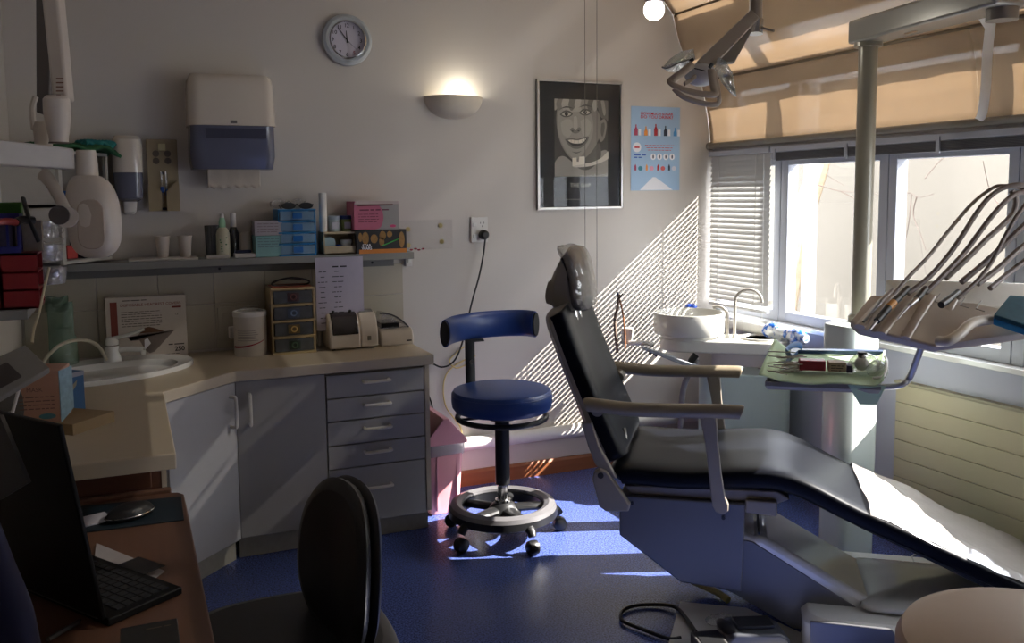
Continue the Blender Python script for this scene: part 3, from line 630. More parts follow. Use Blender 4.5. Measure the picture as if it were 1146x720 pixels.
x0, x1 = at(311, 250, 1, -.15).x, at(353.5, 250, 1, -.15).x
t = thing('drawer_organizer', 'small blue four drawer organiser on the wall shelf', 'drawers', ((x0+x1)/2, -.09, SHZ))
GB = mat('greyish blue drawer', (104, 132, 156), .3, var=.1, scale=25)
def kn_(k, x, y, z, par): MB().prism(rrect(-.02, -.012, .02, .012, .004), (x, y-.0, z), XA, ZA, .004).build('pull', BLUK, par)
ZT = drawer_unit(x0, x1, -.16, -.02, SHZ, 4, .0475, BLUF, GB, t, kn_)
# dark and clear glasses on it
def glasses(name, cx, cy, z, rx, label, m, lm, y_=0, tall=.028):
    t = thing(name, label, 'glasses', (cx, cy, z))
    for s in (-1, 1):
        MB().prism([(cx*0+a, b) for a, b in circ(18, rx, tall/2)], (cx+s*(rx+.006), cy, z+tall/2), XA, ZA, .003).build('lens', lm, t)
        MB().tube([(cx+s*(2*rx+.006), cy+.002, z+tall*.7), (cx+s*(2*rx+.008), cy+.04, z+tall*.6), (cx+s*(2*rx-.002), cy+.075, z+.006)], .0025, 6, 3).build('temple', m, t)
    MB().tube([(cx-.008, cy, z+tall*.6), (cx, cy-.003, z+tall*.75), (cx+.008, cy, z+tall*.6)], .003, 6, 3).build('bridge', m, t)
    return t
glasses('dark_glasses', x0+.085, -.13, ZT, .030, 'black dark lensed glasses on the blue drawer organiser', BLACK, BLACK)
glasses('safety_glasses', x0+.06, -.07, ZT, .032, 'clear safety glasses behind the black glasses on the blue organiser', CLEAR, CLEAR, tall=.045)
# tube and rack
t = thing('wooden_rack', 'small pale two tier wooden rack on the wall shelf', 'rack', (.82, -.08, SHZ))
PW_ = mat_wood('pale wood', (176, 160, 130), 'X', .6)
MB().bb((.765, -.15, SHZ), (.903, -.02, SHZ+.006)).bb((.765, -.15, SHZ), (.903, -.145, SHZ+.036)).build('lower_tray', PW_, t); MB().bb((.765, -.14, SHZ+.088), (.903, -.02, SHZ+.097)).build('upper_board', PW_, t)
MB().bb((.765, -.13, SHZ), (.771, -.02, SHZ+.09)).bb((.897, -.13, SHZ), (.903, -.02, SHZ+.09)).bb((.765, -.026, SHZ), (.903, -.02, SHZ+.09)).build('side_frame', PW_, t)
UZ = SHZ+.097
tag(MB().lathe([(.0165, 0), (.0165, .165), (.013, .167)], (.772, -.10, UZ)).build('roll_tube', WHITE), 'tall white roll standing at the left of the wooden rack', 'roll')
for x, nm, cb, cc in ((.822, 'left', (170, 182, 180), (150, 160, 170)), (.874, 'right', (128, 140, 76), (28, 50, 110))):
    t = thing('small_tub', 'small round tub on the wooden rack, the %s of two' % nm, 'tub', (x, -.09, UZ))
    MB().lathe([(.024, 0), (.025, .052)], (x, -.09, UZ)).build('tub_body', mat('tub ' + nm, cb, .4), t); MB().lathe([(.0265, .052), (.0265, .066), (.024, .068)], (x, -.09, UZ)).build('lid', mat('tub lid ' + nm, cc, .4), t)
    w = MB(); w.bb((x-.014, -.1155, UZ+.012), (x+.014, -.1145, UZ+.040)); w.build('label_patch', PAPER, t)
t = thing('round_dispenser', 'small pale blue round container in the lower tray of the rack', 'container', (.79, -.10, SHZ+.006))
MB().lathe([(.026, -.02), (.028, -.01), (.028, .01), (.026, .02)], (.792, -.10, SHZ+.048), (0, 1, 0)).build('drum', mat('ice blue', (160, 184, 190), .4), t); MB().bb((.772, -.12, SHZ+.006), (.812, -.08, SHZ+.022)).build('foot', WHITE, t)
tag(MB().lathe([(.012, 0), (.012, .028), (.008, .034)], (.834, -.10, SHZ+.006)).build('blue_vial', mat('vial blue', (24, 60, 150), .4)), 'tiny blue vial between the containers in the rack tray', 'vial')
t = thing('small_tub', 'white lidded pot in the lower tray of the wooden rack', 'tub', (.868, -.10, SHZ+.006))
MB().lathe([(.019, 0), (.023, .04)], (.868, -.10, SHZ+.006)).build('tub_body', WHITE, t); MB().lathe([(.026, .04), (.026, .054), (.02, .056)], (.868, -.10, SHZ+.006)).build('lid', WHITEGLOSS, t)
# tissue boxes
x0, x1, z0, z1 = .898, 1.122, SHZ, SHZ+.102; PW, PH = x1-x0, z1-z0
t = thing('tissue_box', 'black printed tissue box with orange base strip, topped by a pink box', 'box', ((x0+x1)/2, -.09, z0))
MB().bb((x0, -.165, z0), (x1, -.02, z1)).build('carton', mat('black carton', (24, 20, 18), .45), t, bev=.002)
MB().bb((x0+.012, -.1662, z0), (x1, -.165, z0+.018)).build('orange_strip', mat('orange print', (200, 122, 44), .5), t)
GOLD = mat('gold print', (150, 110, 52), .5, var=.4, scale=90)
w = MB()
for u, v, a, b in ((.18, .35, .015, .028), (.35, .38, .016, .02), (.52, .25, .015, .02), (.66, .2, .012, .014), (.9, .45, .013, .036), (.5, .5, .012, .02), (.08, .3, .008, .02)): w.prism(circ(12, a, b), (fx(u), -.165, fz(v)), XA, ZA, .0012)
w.build('gold_pattern', GOLD, t)
MB().prism([(-.035, -.012), (-.033, -.016), (.04, .012), (.039, .016)], (fx(.66), -.165, fz(.55)), XA, ZA, .0022).build('green_streak', mat('green print', (60, 170, 70), .5), t)
MB().text('STAR', (fx(.20), -.165, fz(.66)), XA, ZA, .012, ext=.0022, bold=.02).text('WARS', (fx(.20), -.165, fz(.78)), XA, ZA, .012, ext=.0022, bold=.02).build('lettering', PWH, t)
x0, x1, z0, z1 = .892, 1.090, SHZ+.1025, SHZ+.225; PW, PH = x1-x0, z1-z0
t = thing('tissue_box', 'pink and grey open carton on top of the black tissue box', 'box', ((x0+x1)/2, -.09, z0))
MB().bb((x0, -.16, z0), (x1, -.02, z1)).build('carton', mat('pink carton', (182, 96, 120), .6, var=.05), t, bev=.002)
MB().prism([(PW, 0)] + [(PW, PH*.9), (PW*.45, PH*.9)] + [(PW*.5+.03*math.cos(R(a)), PH*.45+PH*.44*math.sin(R(a))) for a in range(70, -80, -15)] + [(PW*.45, 0)], (x0, -.160, z0), XA, ZA, .001).build('grey_panel', mat('grey print', (150, 146, 142), .6), t)
MB().prism([(0, 0), (PW, .0), (PW*.98, .012), (.01, .016)], (x0, -.163, z1-.012), XA, ZA, .003).build('torn_flap', mat('carton flap', (180, 165, 160), .7), t)
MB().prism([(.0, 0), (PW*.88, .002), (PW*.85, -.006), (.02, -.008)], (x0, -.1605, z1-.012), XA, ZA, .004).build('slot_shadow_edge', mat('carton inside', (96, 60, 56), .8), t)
w = MB().scrib((fx(.45), -.1612, fz(.3)), XA, ZA, PW*.65, .012)
for k in range(4): w.scrib((fx(.32), -.1612, fz(.45+.09*k)), XA, ZA, PW*.45, .006)
w.build('printing', mat('maroon ink', (96, 40, 60), .6), t)
MB().prism(circ(14, .014, .006), (fx(.86), -.161, fz(.88)), XA, ZA, .001).build('logo_oval', mat('magenta print', (200, 60, 110), .5), t)

#==================================================================== CORNER CUPBOARD (open front, diagonal)
A_ = at(68, 300, 1, -.36); B_ = at(125, 290, 1, -.10); A_ = Vector((LX+.12, -.36, 0)) if A_.x < LX else A_
zb, ztp = at(125, 290, 1, -.10).z, at(122, 172, 1, -.10).z
A_.z = 0; B_.z = 0
t = thing('corner_cupboard', 'white open fronted corner cupboard under green cloths, left of the soap dispenser', 'cupboard', (LX, 0, zb))
poly = [(LX, 0), (LX, A_.y), (A_.x, A_.y), (B_.x, B_.y), (B_.x, 0)]
for z in (zb, (zb+ztp)/2, ztp-.012):
    MB().prism([(x, y) for x, y in poly], (0, 0, z), XA, YA, .012).build('shelf_board', mat('cupboard white', (176, 172, 162), .5), t)
WB = _M['cupboard white']; dd = (B_-A_).normalized()
MB().box((A_.x+.008, A_.y+.008, (zb+ztp)/2), (.018, .018, ztp-zb), math.atan2(dd.y, dd.x)).build('stile', WB, t); MB().box((B_.x-.006, B_.y+.006, (zb+ztp)/2), (.014, .014, ztp-zb), math.atan2(dd.y, dd.x)).build('stile', WB, t)
MB().bb((B_.x-.012, B_.y, zb), (B_.x, 0, ztp)).build('side_panel', WB, t); MB().bb((LX, A_.y-.0, zb), (A_.x, A_.y+.012, ztp)).build('side_panel', WB, t)
zc = (zb+ztp)/2+.012
M_ = (A_+B_)/2+Vector((-.02, .06, 0))
for k, (col, nm, w_, h_) in enumerate((((30, 90, 160), 'bright blue', .05, .05), ((24, 110, 140), 'teal blue', .04, .075), ((20, 50, 110), 'navy blue', .045, .06))):
    tag(MB().box((M_.x-.05+.055*k, M_.y+.02*k, zc+h_/2), (w_, .08, h_), R(40)).build('folder_box', mat(nm, col, .5), bev=.003), '%s box inside the corner cupboard' % nm, 'box')
for k, (col, nm, h_) in enumerate((((180, 40, 34), 'red', .05), ((34, 40, 48), 'dark grey', .07), ((30, 90, 140), 'blue', .06))):
    tag(MB().box((M_.x-.055+.055*k, M_.y+.02*k, zb+.012+h_/2), (.045, .08, h_), R(40)).build('folder_box', mat('cup ' + nm, col, .5), bev=.003), '%s box on the bottom board of the corner cupboard' % nm, 'box')
GC = mat('green cloth', (46, 96, 60), .9, var=.35, scale=40, bump=.8); TC = mat('teal cloth', (40, 120, 120), .9, var=.3, scale=40, bump=.8)
def cloth(name, m, c0, c1, wid, label, z, amp=.014):
    def fn(a, b):
        p_ = Vector(c0).lerp(Vector(c1), a); n_ = Vector((-(c1[1]-c0[1]), c1[0]-c0[0], 0)).normalized(); q = p_+n_*(b-.5)*wid
        q.z = z+amp*(1+math.sin(a*17+b*9)*.6)+amp*.7*math.sin(b*math.pi)-(.02*max(0, a-.85)/.15 if a > .85 else 0); return q
    return tag(MB().grid(fn, 40, 10).build(name, m, solid=.012), label, 'cloth')
cloth('folded_cloth', GC, (A_.x-.10, A_.y+.12, 0), (B_.x+.02, B_.y+.02, 0), .14, 'dark green folded cloth on top of the corner cupboard', ztp)
cloth('folded_cloth', TC, (A_.x+.08, A_.y+.20, 0), (B_.x+.05, B_.y+.05, 0), .07, 'teal folded cloth lying behind the green one on the corner cupboard', ztp+.016)

#==================================================================== WORKTOP, CABINETS
CT = .747; TH = .042
YF = -.497; xr = at(485.8, 397, 2, CT).x; xc = at(263, 415.8, 2, CT).x; pdg = at(183, 438.8, 2, CT); pe = at(197, 507.5, 2, CT)
ctr = [(LX, 0), (xr, 0), (xr, YF), (xc, YF), (pdg.x, pdg.y), (pe.x, pe.y), (LX, pe.y)]
SK = Vector((-.075, -.30, 0)); SA = R(0)
dk = Vector((xc-pdg.x, YF-pdg.y, 0)).normalized(); dn = Vector((-dk.y, dk.x, 0))
w = MB().prism(ctr, (0, 0, CT-TH), XA, YA, TH)
wt = w.build('worktop', CREAM, bev=.004); tag(wt, 'cream laminate L-shaped worktop with a chamfered inner corner', 'worktop')
HND = mat('cream handle', (206, 200, 188), .35)
def dhandle(par, p, d, L, out, n):   # D handle: centre p, direction d, length L, stands out along n
    d, n = Vector(d), Vector(n); a, b = p-d*L/2, p+d*L/2
    P_ = [a, a+n*out*.7, a+n*out+d*.010, b+n*out-d*.010, b+n*out*.7, b]
    MB().tube(P_, .0065, 10, 4).build('handle', HND, par)
YD = -.478
def face_panel(name, x0, x1, z0, z1, t, y=YD, th=.016): return MB().bb((x0, y, z0), (x1, y+th, z1)).build(name, GREYDOOR, t, bev=.0015)
# drawer unit
xl = at(366, 480, 1, YD).x; xR = at(475.5, 480, 1, YD).x
t = thing('drawer_cabinet', 'grey five drawer base cabinet at the right end of the worktop', 'cabinet', ((xl+xR)/2, -.24, 0))
MB().bb((xl, YD+.017, .085), (xR+.022, -.002, CT-TH)).build('carcass', mat('cabinet carcass', (150, 142, 128), .5), t)
MB().bb((xR+.003, YD-.002, .085), (xR+.022, -.002, CT-TH)).build('end_panel', CREAM, t)
MB().bb((xl, YD+.03, 0), (xR+.015, -.01, .085)).build('kick_board', KICK, t)
zz = [at(474, v, 1, YD).z for v in (411, 436.7, 461.8, 487.8, 513.3, 574.4)]
for k in range(5):
    d = face_panel('drawer', xl+.003, xR, zz[k+1]+.002, zz[k]-.003, t)
    dhandle(wsub(d, t), Vector(((xl+xR)/2-.0, YD, (zz[k]+zz[k+1])/2+(.012 if k < 4 else .03))), XA, .105, .028, NY)
# middle door
xm0 = at(263.5, 480, 1, YD).x
t = thing('base_cabinet', 'grey base cabinet with one wide door, left of the drawers', 'cabinet', ((xl+xm0)/2, -.24, 0))
MB().bb((xm0+.004, YD+.017, .085), (xl-.001, -.002, CT-TH)).build('carcass', _M['cabinet carcass'], t); MB().bb((xm0, YD+.03, 0), (xl, -.01, .085)).build('kick_board', KICK, t)
d = face_panel('door', xm0+.006, xl-.003, .087, CT-TH-.004, t); hp = at(279.5, 458, 1, YD)
dhandle(wsub(d, t), Vector((hp.x, YD, hp.z)), ZA, .115, .028, NY)
# diagonal corner cabinet
P0 = Vector((xm0, YD, 0)); P1 = Vector((pdg.x-.0, pdg.y+.035, 0)); dk = (P0-P1).normalized(); dn = Vector((dk.y, -dk.x, 0))
L_d = (P0-P1).length; rzd = math.atan2(dk.y, dk.x)
t = thing('corner_cabinet', 'grey corner base cabinet with a diagonal door under the sink', 'cabinet', (P1.x, P1.y, 0))
MB().prism([(P0.x-.002, P0.y+.02), (P1.x-.01, P1.y+.02), (LX+.002, P1.y+.02), (LX+.002, -.002), (P0.x-.002, -.002)], (0, 0, .085), XA, YA, CT-TH-.085-.06).build('carcass', _M['cabinet carcass'], t)
d = MB().box((P0+P1)/2+dn*-.0+Vector((0, 0, (.087+CT-TH-.004)/2)), (L_d-.004, .016, CT-TH-.091), rzd).build('door', mat('grey laminate light', (172, 170, 168), .42, var=.02), t, bev=.0015)
MB().box((P0+P1)/2-dn*.03+Vector((.0, 0, .043)), (L_d+.0, .016, .084), rzd).build('kick_board', KICK, t)
hp = P0-dk*.035+dn*.008; dhandle(wsub(d, t), Vector((hp.x, hp.y, at(250, 462, 1, hp.y).z)), ZA, .115, .028, dn)
# left run with wooden end
YCB = max(pe.y+.012, at(205, 548, 2, .62).y+.03)
t = thing('side_cabinet', 'base cabinet with a reddish wooden end below the near end of the worktop', 'cabinet', (-.17, -1.2, 0))
RW = mat_wood('reddish wood', (98, 62, 44), 'X', .4)
MB().bb((LX+.002, YCB+.018, .0), (pe.x-.03, P1.y+.015, CT-TH)).build('carcass', _M['cabinet carcass'], t)
MB().bb((LX+.002, YCB, .0), (pe.x-.035, YCB+.018, CT-TH)).build('end_panel', RW, t)
MB().bb((pe.x-.035, YCB-.002, .0), (pe.x-.022, YCB+.018, CT-TH)).build('edge_strip', CREAM, t)
MB().bb((LX+.02, YCB-.008, CT-TH-.075), (pe.x-.06, YCB, CT-TH-.02)).build('drawer', RW, t, bev=.002)
#==================================================================== ON THE WORKTOP
# inset sink : oval bowl
sc_ = Vector((-.115, -.315, 0)); ra_, rb_ = .345, .235; rot_ = math.atan2(dk.y, dk.x)*.55
def oval(rx, ry, z, n=48, c=sc_, off=(0, 0)):
    return [Vector((c.x+off[0]+rx*math.cos(a)*math.cos(rot_)-ry*math.sin(a)*math.sin(rot_), c.y+off[1]+rx*math.cos(a)*math.sin(rot_)+ry*math.sin(a)*math.cos(rot_), z)) for a in [2*math.pi*k/n for k in range(n)]]
t = thing('sink', 'white oval ceramic sink set in the corner of the worktop', 'sink', (sc_.x, sc_.y, CT-.15))
bo = (.0, -.03)
MB().rings([oval(ra_*.9, rb_*.88, CT-.01), oval(ra_, rb_, CT+.001), oval(ra_, rb_, CT+.012), oval(ra_*.985, rb_*.975, CT+.018), oval(ra_*.83, rb_*.70, CT+.013, off=bo), oval(ra_*.80, rb_*.66, CT+.002, off=bo), oval(ra_*.72, rb_*.58, CT-.07, off=bo), oval(ra_*.5, rb_*.4, CT-.105, off=bo), oval(.02, .02, CT-.11, off=bo)]).build('basin', WHITEGLOSS, t)
MB().cyl((sc_.x, sc_.y-.03, CT-.112), (sc_.x, sc_.y-.03, CT-.106), .022).build('drain', CHROME, t)
# cut the worktop for the bowl with a boolean-free recess: worktop hole
cutter = MB().rings([oval(ra_*.93, rb_*.9, CT-.2), oval(ra_*.93, rb_*.9, CT+.2)])
cme = bpy.data.meshes.new('c'); bmesh.ops.recalc_face_normals(cutter.bm, faces=cutter.bm.faces); cutter.bm.to_mesh(cme); co = bpy.data.objects.new('c', cme); COL.objects.link(co)
for tgt in (wt,):
    md = tgt.modifiers.new('hole', 'BOOLEAN'); md.object = co; md.operation = 'DIFFERENCE'; md.solver = 'EXACT'
    bpy.context.view_layer.update(); nm_ = bpy.data.meshes.new_from_object(tgt.evaluated_get(bpy.context.evaluated_depsgraph_get())); tgt.modifiers.clear(); tgt.data = nm_
bpy.data.objects.remove(co)
# tap
tp = at(126, 406, 2, CT+.015); tp = Vector((tp.x, tp.y+.03, CT+.015))
t = thing('mixer_tap', 'white mixer tap with lever handle behind the sink', 'tap', tp)
MB().lathe([(.034, -.001), (.034, .01), (.028, .03), (.026, .062)], tp).build('body', WHITEGLOSS, t)
MB().lathe([(.0265, .062), (.0265, .066)], tp).build('chrome_ring', CHROME, t)
MB().lathe([(.026, .066), (.026, .082), (.018, .094), (.002, .098)], tp).tube([tp+Vector((.0, 0, .088)), tp+Vector((.06, -.01, .102)), tp+Vector((.12, -.02, .122))], lambda s: (.006+.003*(1-s), .012-.003*s), 10, 4, flat=(0, 0, 1)).build('lever', WHITEGLOSS, t)
MB().tube([tp+Vector((.01, 0, .04)), tp+Vector((.06, -.015, .047)), tp+Vector((.115, -.03, .043))], .011, 12, 4).cyl(tp+Vector((.112, -.03, .043)), tp+Vector((.112, -.03, .024)), .010).build('spout', WHITEGLOSS, t)
# hose over the sink
P_ = [at(119, 403, 1, -.2), at(112, 390, 1, -.22), at(100, 382, 1, -.25), at(84, 381, 1, -.30), at(68, 386, 1, -.34), at(55, 397, 1, -.38), at(48, 408, 1, -.40), at(46, 420, 1, -.42)]
tag(MB().tube(P_, .0065, 10, 5).build('hose', mat('clear white hose', (186, 180, 160), .3)), 'pale hose arching from the tap down to the worktop on the left', 'hose')
# headrest cover box
x0 = at(117, 335, 1, -.03).x; x1 = at(207, 335, 1, -.03).x; z0 = CT+.001; z1 = at(205, 329, 1, -.03).z; PW, PH = x1-x0, z1-z0
bx = thing('cover_box', 'white printed carton of headrest covers behind the sink', 'box', ((x0+x1)/2, -.04, z0))
YB = -.062
MB().bb((x0, YB, z0), (x1, -.018, z1)).build('carton', mat('white carton', (196, 186, 174), .6), bx, bev=.002)
MR = mat('maroon print', (126, 56, 44), .6); YT = YB-.0002
MB().bb((fx(.06), YB-.001, fz(.70)), (fx(.145), YB, fz(.07))).bb((fx(.82), YB-.001, fz(.205)), (fx(.94), YB, fz(.175))).build('maroon_band', MR, bx)
MB().text('DISPOSABLE HEADREST COVERS', (fx(.56), YT, fz(.13)), XA, ZA, PH*.045, w=PW*.75, bold=.01).build('title', MR, bx)
w = MB()
for k in range(7): w.scrib((fx(.44), YT, fz(.24+.038*k)), XA, ZA, PW*(.50), PH*.022)
w.scrib((fx(.36), YT, fz(.055)), XA, ZA, PW*.3, PH*.03).scrib((fx(.55), YT, fz(.955)), XA, ZA, PW*.7, PH*.02).scrib((fx(.86), YT, fz(.80)), XA, ZA, PW*.2, PH*.04)
w.text('250', (fx(.90), YT, fz(.88)), XA, ZA, PH*.075, bold=.03).text('CE', (fx(.88), YT, fz(.31)), XA, ZA, PH*.03)
w.build('printing', mat('box ink', (60, 50, 46), .6), bx)
MB().prism([(fx(.25)-x0, PH*.36), (fx(.40)-x0, PH*.30), (PW*.47, PH*.13), (PW*.52, PH*.08), (PW*.58, PH*.10), (PW*.84, PH*.43), (PW*.40, PH*.40), (PW*.30, PH*.30)], (x0, YB, z0), XA, ZA, .001).build('printed_picture', mat('grey picture', (128, 116, 108), .5, var=.2, scale=30), bx)
MB().prism([(PW*.40, PH*.405), (PW*.46, PH*.49), (PW*.52, PH*.51), (PW*.58, PH*.49), (PW*.72, PH*.42)], (x0, YB, z0), XA, ZA, .0015).build('printed_picture', mat('brown picture', (100, 66, 40), .5), bx)
MB().prism([(PW*.46, PH*.14), (PW*.54, PH*.24), (PW*.50, PH*.33), (PW*.46, PH*.30)], (x0, YB, z0), XA, ZA, .0015).build('printed_highlight', PWH, bx)
# green plastic pouches against the wall
PL = mat_glass('green pouch', tint=(.75, .9, .82), gloss=.10, rough=.2, diff=.45, dcol=(.25, .36, .28), bump=.8)
def pouch(u0, v0, u1, v1, y, z, label, nm='plastic_pouch'):
    a, b = at(u0, v0, 1, y), at(u1, v1, 1, y)
    def fn(i, j): return Vector((a.x+(b.x-a.x)*i, y-.02*math.sin(math.pi*i)*math.sin(math.pi*min(1, j*1.1))-.006*math.sin(i*9+j*7), a.z+(b.z-a.z)*j+.004*math.sin(i*8)))
    return tag(MB().grid(fn, 16, 20).build(nm, PL, solid=.0015), label, 'pouch')
pouch(52, 340, 84, 384, -.06, 0, 'green tinted plastic pouch pinned to the tiles left of the carton')
pouch(50, 333, 77, 348, -.05, 0, 'pale blue edged plastic pouch behind the green pouch')
tag(MB().lathe([(.05, 0), (.052, .02), (.048, .12), (.03, .15), (.028, .155)], (at(72, 412, 2, CT).x, -.13, CT)).build('plastic_bottle', PL), 'translucent green plastic bottle standing behind the sink', 'bottle')
# outlet behind the wipes
a_, b_ = at(243, 344, 1, -.008), at(290, 378, 1, -.008)
t = thing('power_outlet', 'flush double outlet on the tiles behind the white tub', 'outlet', ((a_.x+b_.x)/2, -.01, b_.z))
MB().bb((a_.x, -.018, b_.z), (b_.x, -.008, a_.z)).build('face_plate', mat('outlet cream', (178, 170, 152), .4), t, bev=.003)
MB().bb((a_.x+.02, -.022, b_.z+.02), (a_.x+.045, -.018, a_.z-.02)).build('switch', _M['outlet cream'], t, bev=.002)
MB().bb((a_.x+.04, -.06, b_.z+.01), (a_.x+.085, -.018, b_.z+.06)).build('plug', WHITE, t, bev=.006)
# wipes tub
q = at(280, 398, 2, CT); q.y = -.16; r_ = (at(299, 380, 1, q.y).x-at(262, 380, 1, q.y).x)/2; q.x = at(280.5, 380, 1, q.y).x; hh = at(280, 350, 1, q.y-r_).z-CT
t = thing('wipes_tub', 'white round wipes tub with a red swoosh, left of the yellow drawers', 'tub', (q.x, q.y, CT))
MB().lathe([(r_*.97, 0), (r_, .006), (r_, hh-.018), (r_*.96, hh-.018)], (q.x, q.y, CT)).build('tub_body', mat('tub white', (200, 192, 180), .4), t)
MB().lathe([(r_*1.04, hh-.02), (r_*1.04, hh-.004), (r_*1.0, hh), (r_*.85, hh), (r_*.8, hh-.006)], (q.x, q.y, CT)).build('lid', WHITE, t)
MB().tube([(q.x-r_*.8, q.y, CT+hh-.005), (q.x-r_*.2, q.y-.01, CT+hh+.014), (q.x+r_*.8, q.y, CT+hh-.005)], (.003, .012) and .004, 8, 5).build('lid_handle', CLEAR, t)
def cyl_strip(a0, a1, zf, th, name, m, par, c, r, n=24):
    w = MB()
    V = [[w.bm.verts.new((c[0]+r*math.cos(R(a)), c[1]+r*math.sin(R(a)), zf(k/n)+s)) for s in (-th(k/n)/2, th(k/n)/2)] for k, a in [(k, a0+(a1-a0)*k/n) for k in range(n+1)]]
    for k in range(n): w.bm.faces.new((V[k][0], V[k+1][0], V[k+1][1], V[k][1]))
    return w.build(name, m, par)
cyl_strip(190, 320, lambda s: CT+.040+.028*s*s, lambda s: .003+.006*(1-s), 'red_swoosh', mat('swoosh red', (150, 30, 50), .4), t, (q.x, q.y), r_+.0006)
for k in range(6): cyl_strip(215, 290-5*(k % 3), lambda s, k=k: CT+.068+.008*k, lambda s: .0022, 'printing', mat('pale ink', (130, 128, 124), .6), t, (q.x, q.y), r_+.0006)
# yellow framed drawers
YLW = mat('yellowed frame', (180, 158, 114), .45, var=.06); CLD = mat('dusky clear drawer', (84, 86, 86), .25, var=.35, scale=30)
yf = -.225; x0, x1 = at(305.5, 395, 1, yf).x, at(355, 395, 1, yf).x
x1 = at(354, 380, 1, yf).x; ztop = at(330, 323, 1, yf).z; dh = (ztop-CT-.006)/4
t = thing('drawer_organizer', 'yellowed four drawer organiser on the worktop with glasses on top', 'drawers', ((x0+x1)/2, yf+.1, CT))
KC = [(120, 70, 66), (120, 140, 170), (206, 170, 96), (60, 90, 60)]
def kn2(k, x, y, z, par):
    m = mat('ring pull %d' % k, KC[3-k], .4)
    MB().prism(rrect(-.024, -.018, .024, .018, .003), (x, y, z), XA, ZA, .002).build('pull_plate', mat('pull plate %d' % k, tuple(int(q*.55) for q in KC[3-k]), .4), par)
    MB().tube([(x+.011*math.cos(R(a)), y-.004, z+.011*math.sin(R(a))) for a in range(0, 360, 20)], .0028, 8, closed=True).build('ring_pull', m, par)
ZT = drawer_unit(x0, x1, yf, -.05, CT, 4, dh, YLW, CLD, t, kn2, fr=.009)
MB().box(((x0+x1)/2, (yf-.03)/2-.01, ZT+.0015), (x1-x0-.02, .12, .003)).build('red_print', mat('orange red sticker', (150, 60, 36), .5, var=.4, scale=25), t)
t = thing('reading_glasses', 'black framed glasses folded on top of the yellowed drawer organiser', 'glasses', ((x0+x1)/2, yf+.05, ZT+.003))
gx_, gy_, gz_ = (x0+x1)/2-.0, yf+.05, ZT+.004
w = MB().tube([(gx_+.078*math.cos(a), gy_-.02*math.sin(a)*1.0, gz_+.018+.018*math.sin(a)*1.0-.006*abs(math.cos(a))) for a in [2*math.pi*k/28 for k in range(28)]], .0038, 8, closed=True)
w.build('frame', BLACK, t); MB().tube([(gx_-.078, gy_, gz_+.012), (gx_-.02, gy_+.04, gz_+.028), (gx_+.05, gy_+.03, gz_+.022)], .003, 6, 4).build('temple', BLACK, t)
# white bottle thin behind, paper sheet
tag(MB().lathe([(.010, 0), (.010, .165), (.007, .170)], (at(357, 350, 1, -.07).x, -.07, CT+.001)).build('thin_bottle', WHITE), 'thin white bottle standing between the yellowed drawers and the steriliser', 'bottle')
a1, a2 = at(356, 402, 2, CT), at(400, 385, 2, CT)
tag(MB().prism([(0, 0), (.14, 0), (.14, .17), (0, .17)], (a1.x-.0, -.20, CT+.0005), XA, YA, .001).build('paper_sheet', mat('sheet white', (205, 202, 200), .6)), 'white sheet lying under the cream machine on the worktop', 'paper')
# machine 1 (amalgamator)
MC = mat('machine cream', (206, 194, 176), .3, coat=.2)
yf = -.235; x0, x1, xmid = at(369, 380, 1, yf).x, at(424, 380, 1, yf).x, at(404, 380, 1, yf).x; zt = at(398, 346, 1, yf+.06).z
t = thing('mixing_machine', 'cream bench mixing machine with dark curved window', 'machine', ((x0+x1)/2, yf+.09, CT))
zt = CT+.155
prof = [(0, .006), (0, .055), (.006, .085), (.02, .12), (.05, .148), (.09, zt-CT), (.17, zt-CT-.01), (.18, .10), (.18, .006)]
MB().prism([(a, b) for a, b in prof], (x0, yf, CT), YA, ZA, xmid-x0).build('bowl_housing', MC, t, bev=.008)
MB().prism([(a+.004, b) for a, b in prof], (xmid+.001, yf, CT), YA, ZA, x1-xmid-.001).build('control_housing', MC, t, bev=.008)
MB().prism([(-.003, .066), (.003, .09), (.017, .124), (.048, .152), (.080, .1585), (.080, .150), (.04, .14), (.01, .066)], (x0+.014, yf, CT), YA, ZA, xmid-x0-.022).build('dark_window', mat('smoked lid', (44, 38, 36), .12, coat=.5), t, bev=.004)
for x in (x0+.03, xmid-.03): MB().ball((x, yf+.06, zt+.004), .007, 10).build('hinge_knob', BLACK, t)
MB().bb((xmid+.03, yf+.002, CT+.035), (xmid+.046, yf+.012, CT+.055)).build('switch', mat('switch taupe', (110, 104, 88), .4), t, bev=.002)
MB().prism([(.052, .150), (.086, .157), (.086, .1585), (.052, .1515)], (xmid+.008, yf+.004, CT+.002), YA, ZA, x1-xmid-.018).build('key_panel', mat('key panel grey', (128, 126, 122), .5, var=.3, scale=80), t)
w = MB()
for x in (x0+.02, x1-.02): w.cyl((x, yf+.03, CT), (x, yf+.03, CT+.008), .01).cyl((x, yf+.16, CT), (x, yf+.16, CT+.008), .01)
w.build('rubber_foot', BLACK, t)
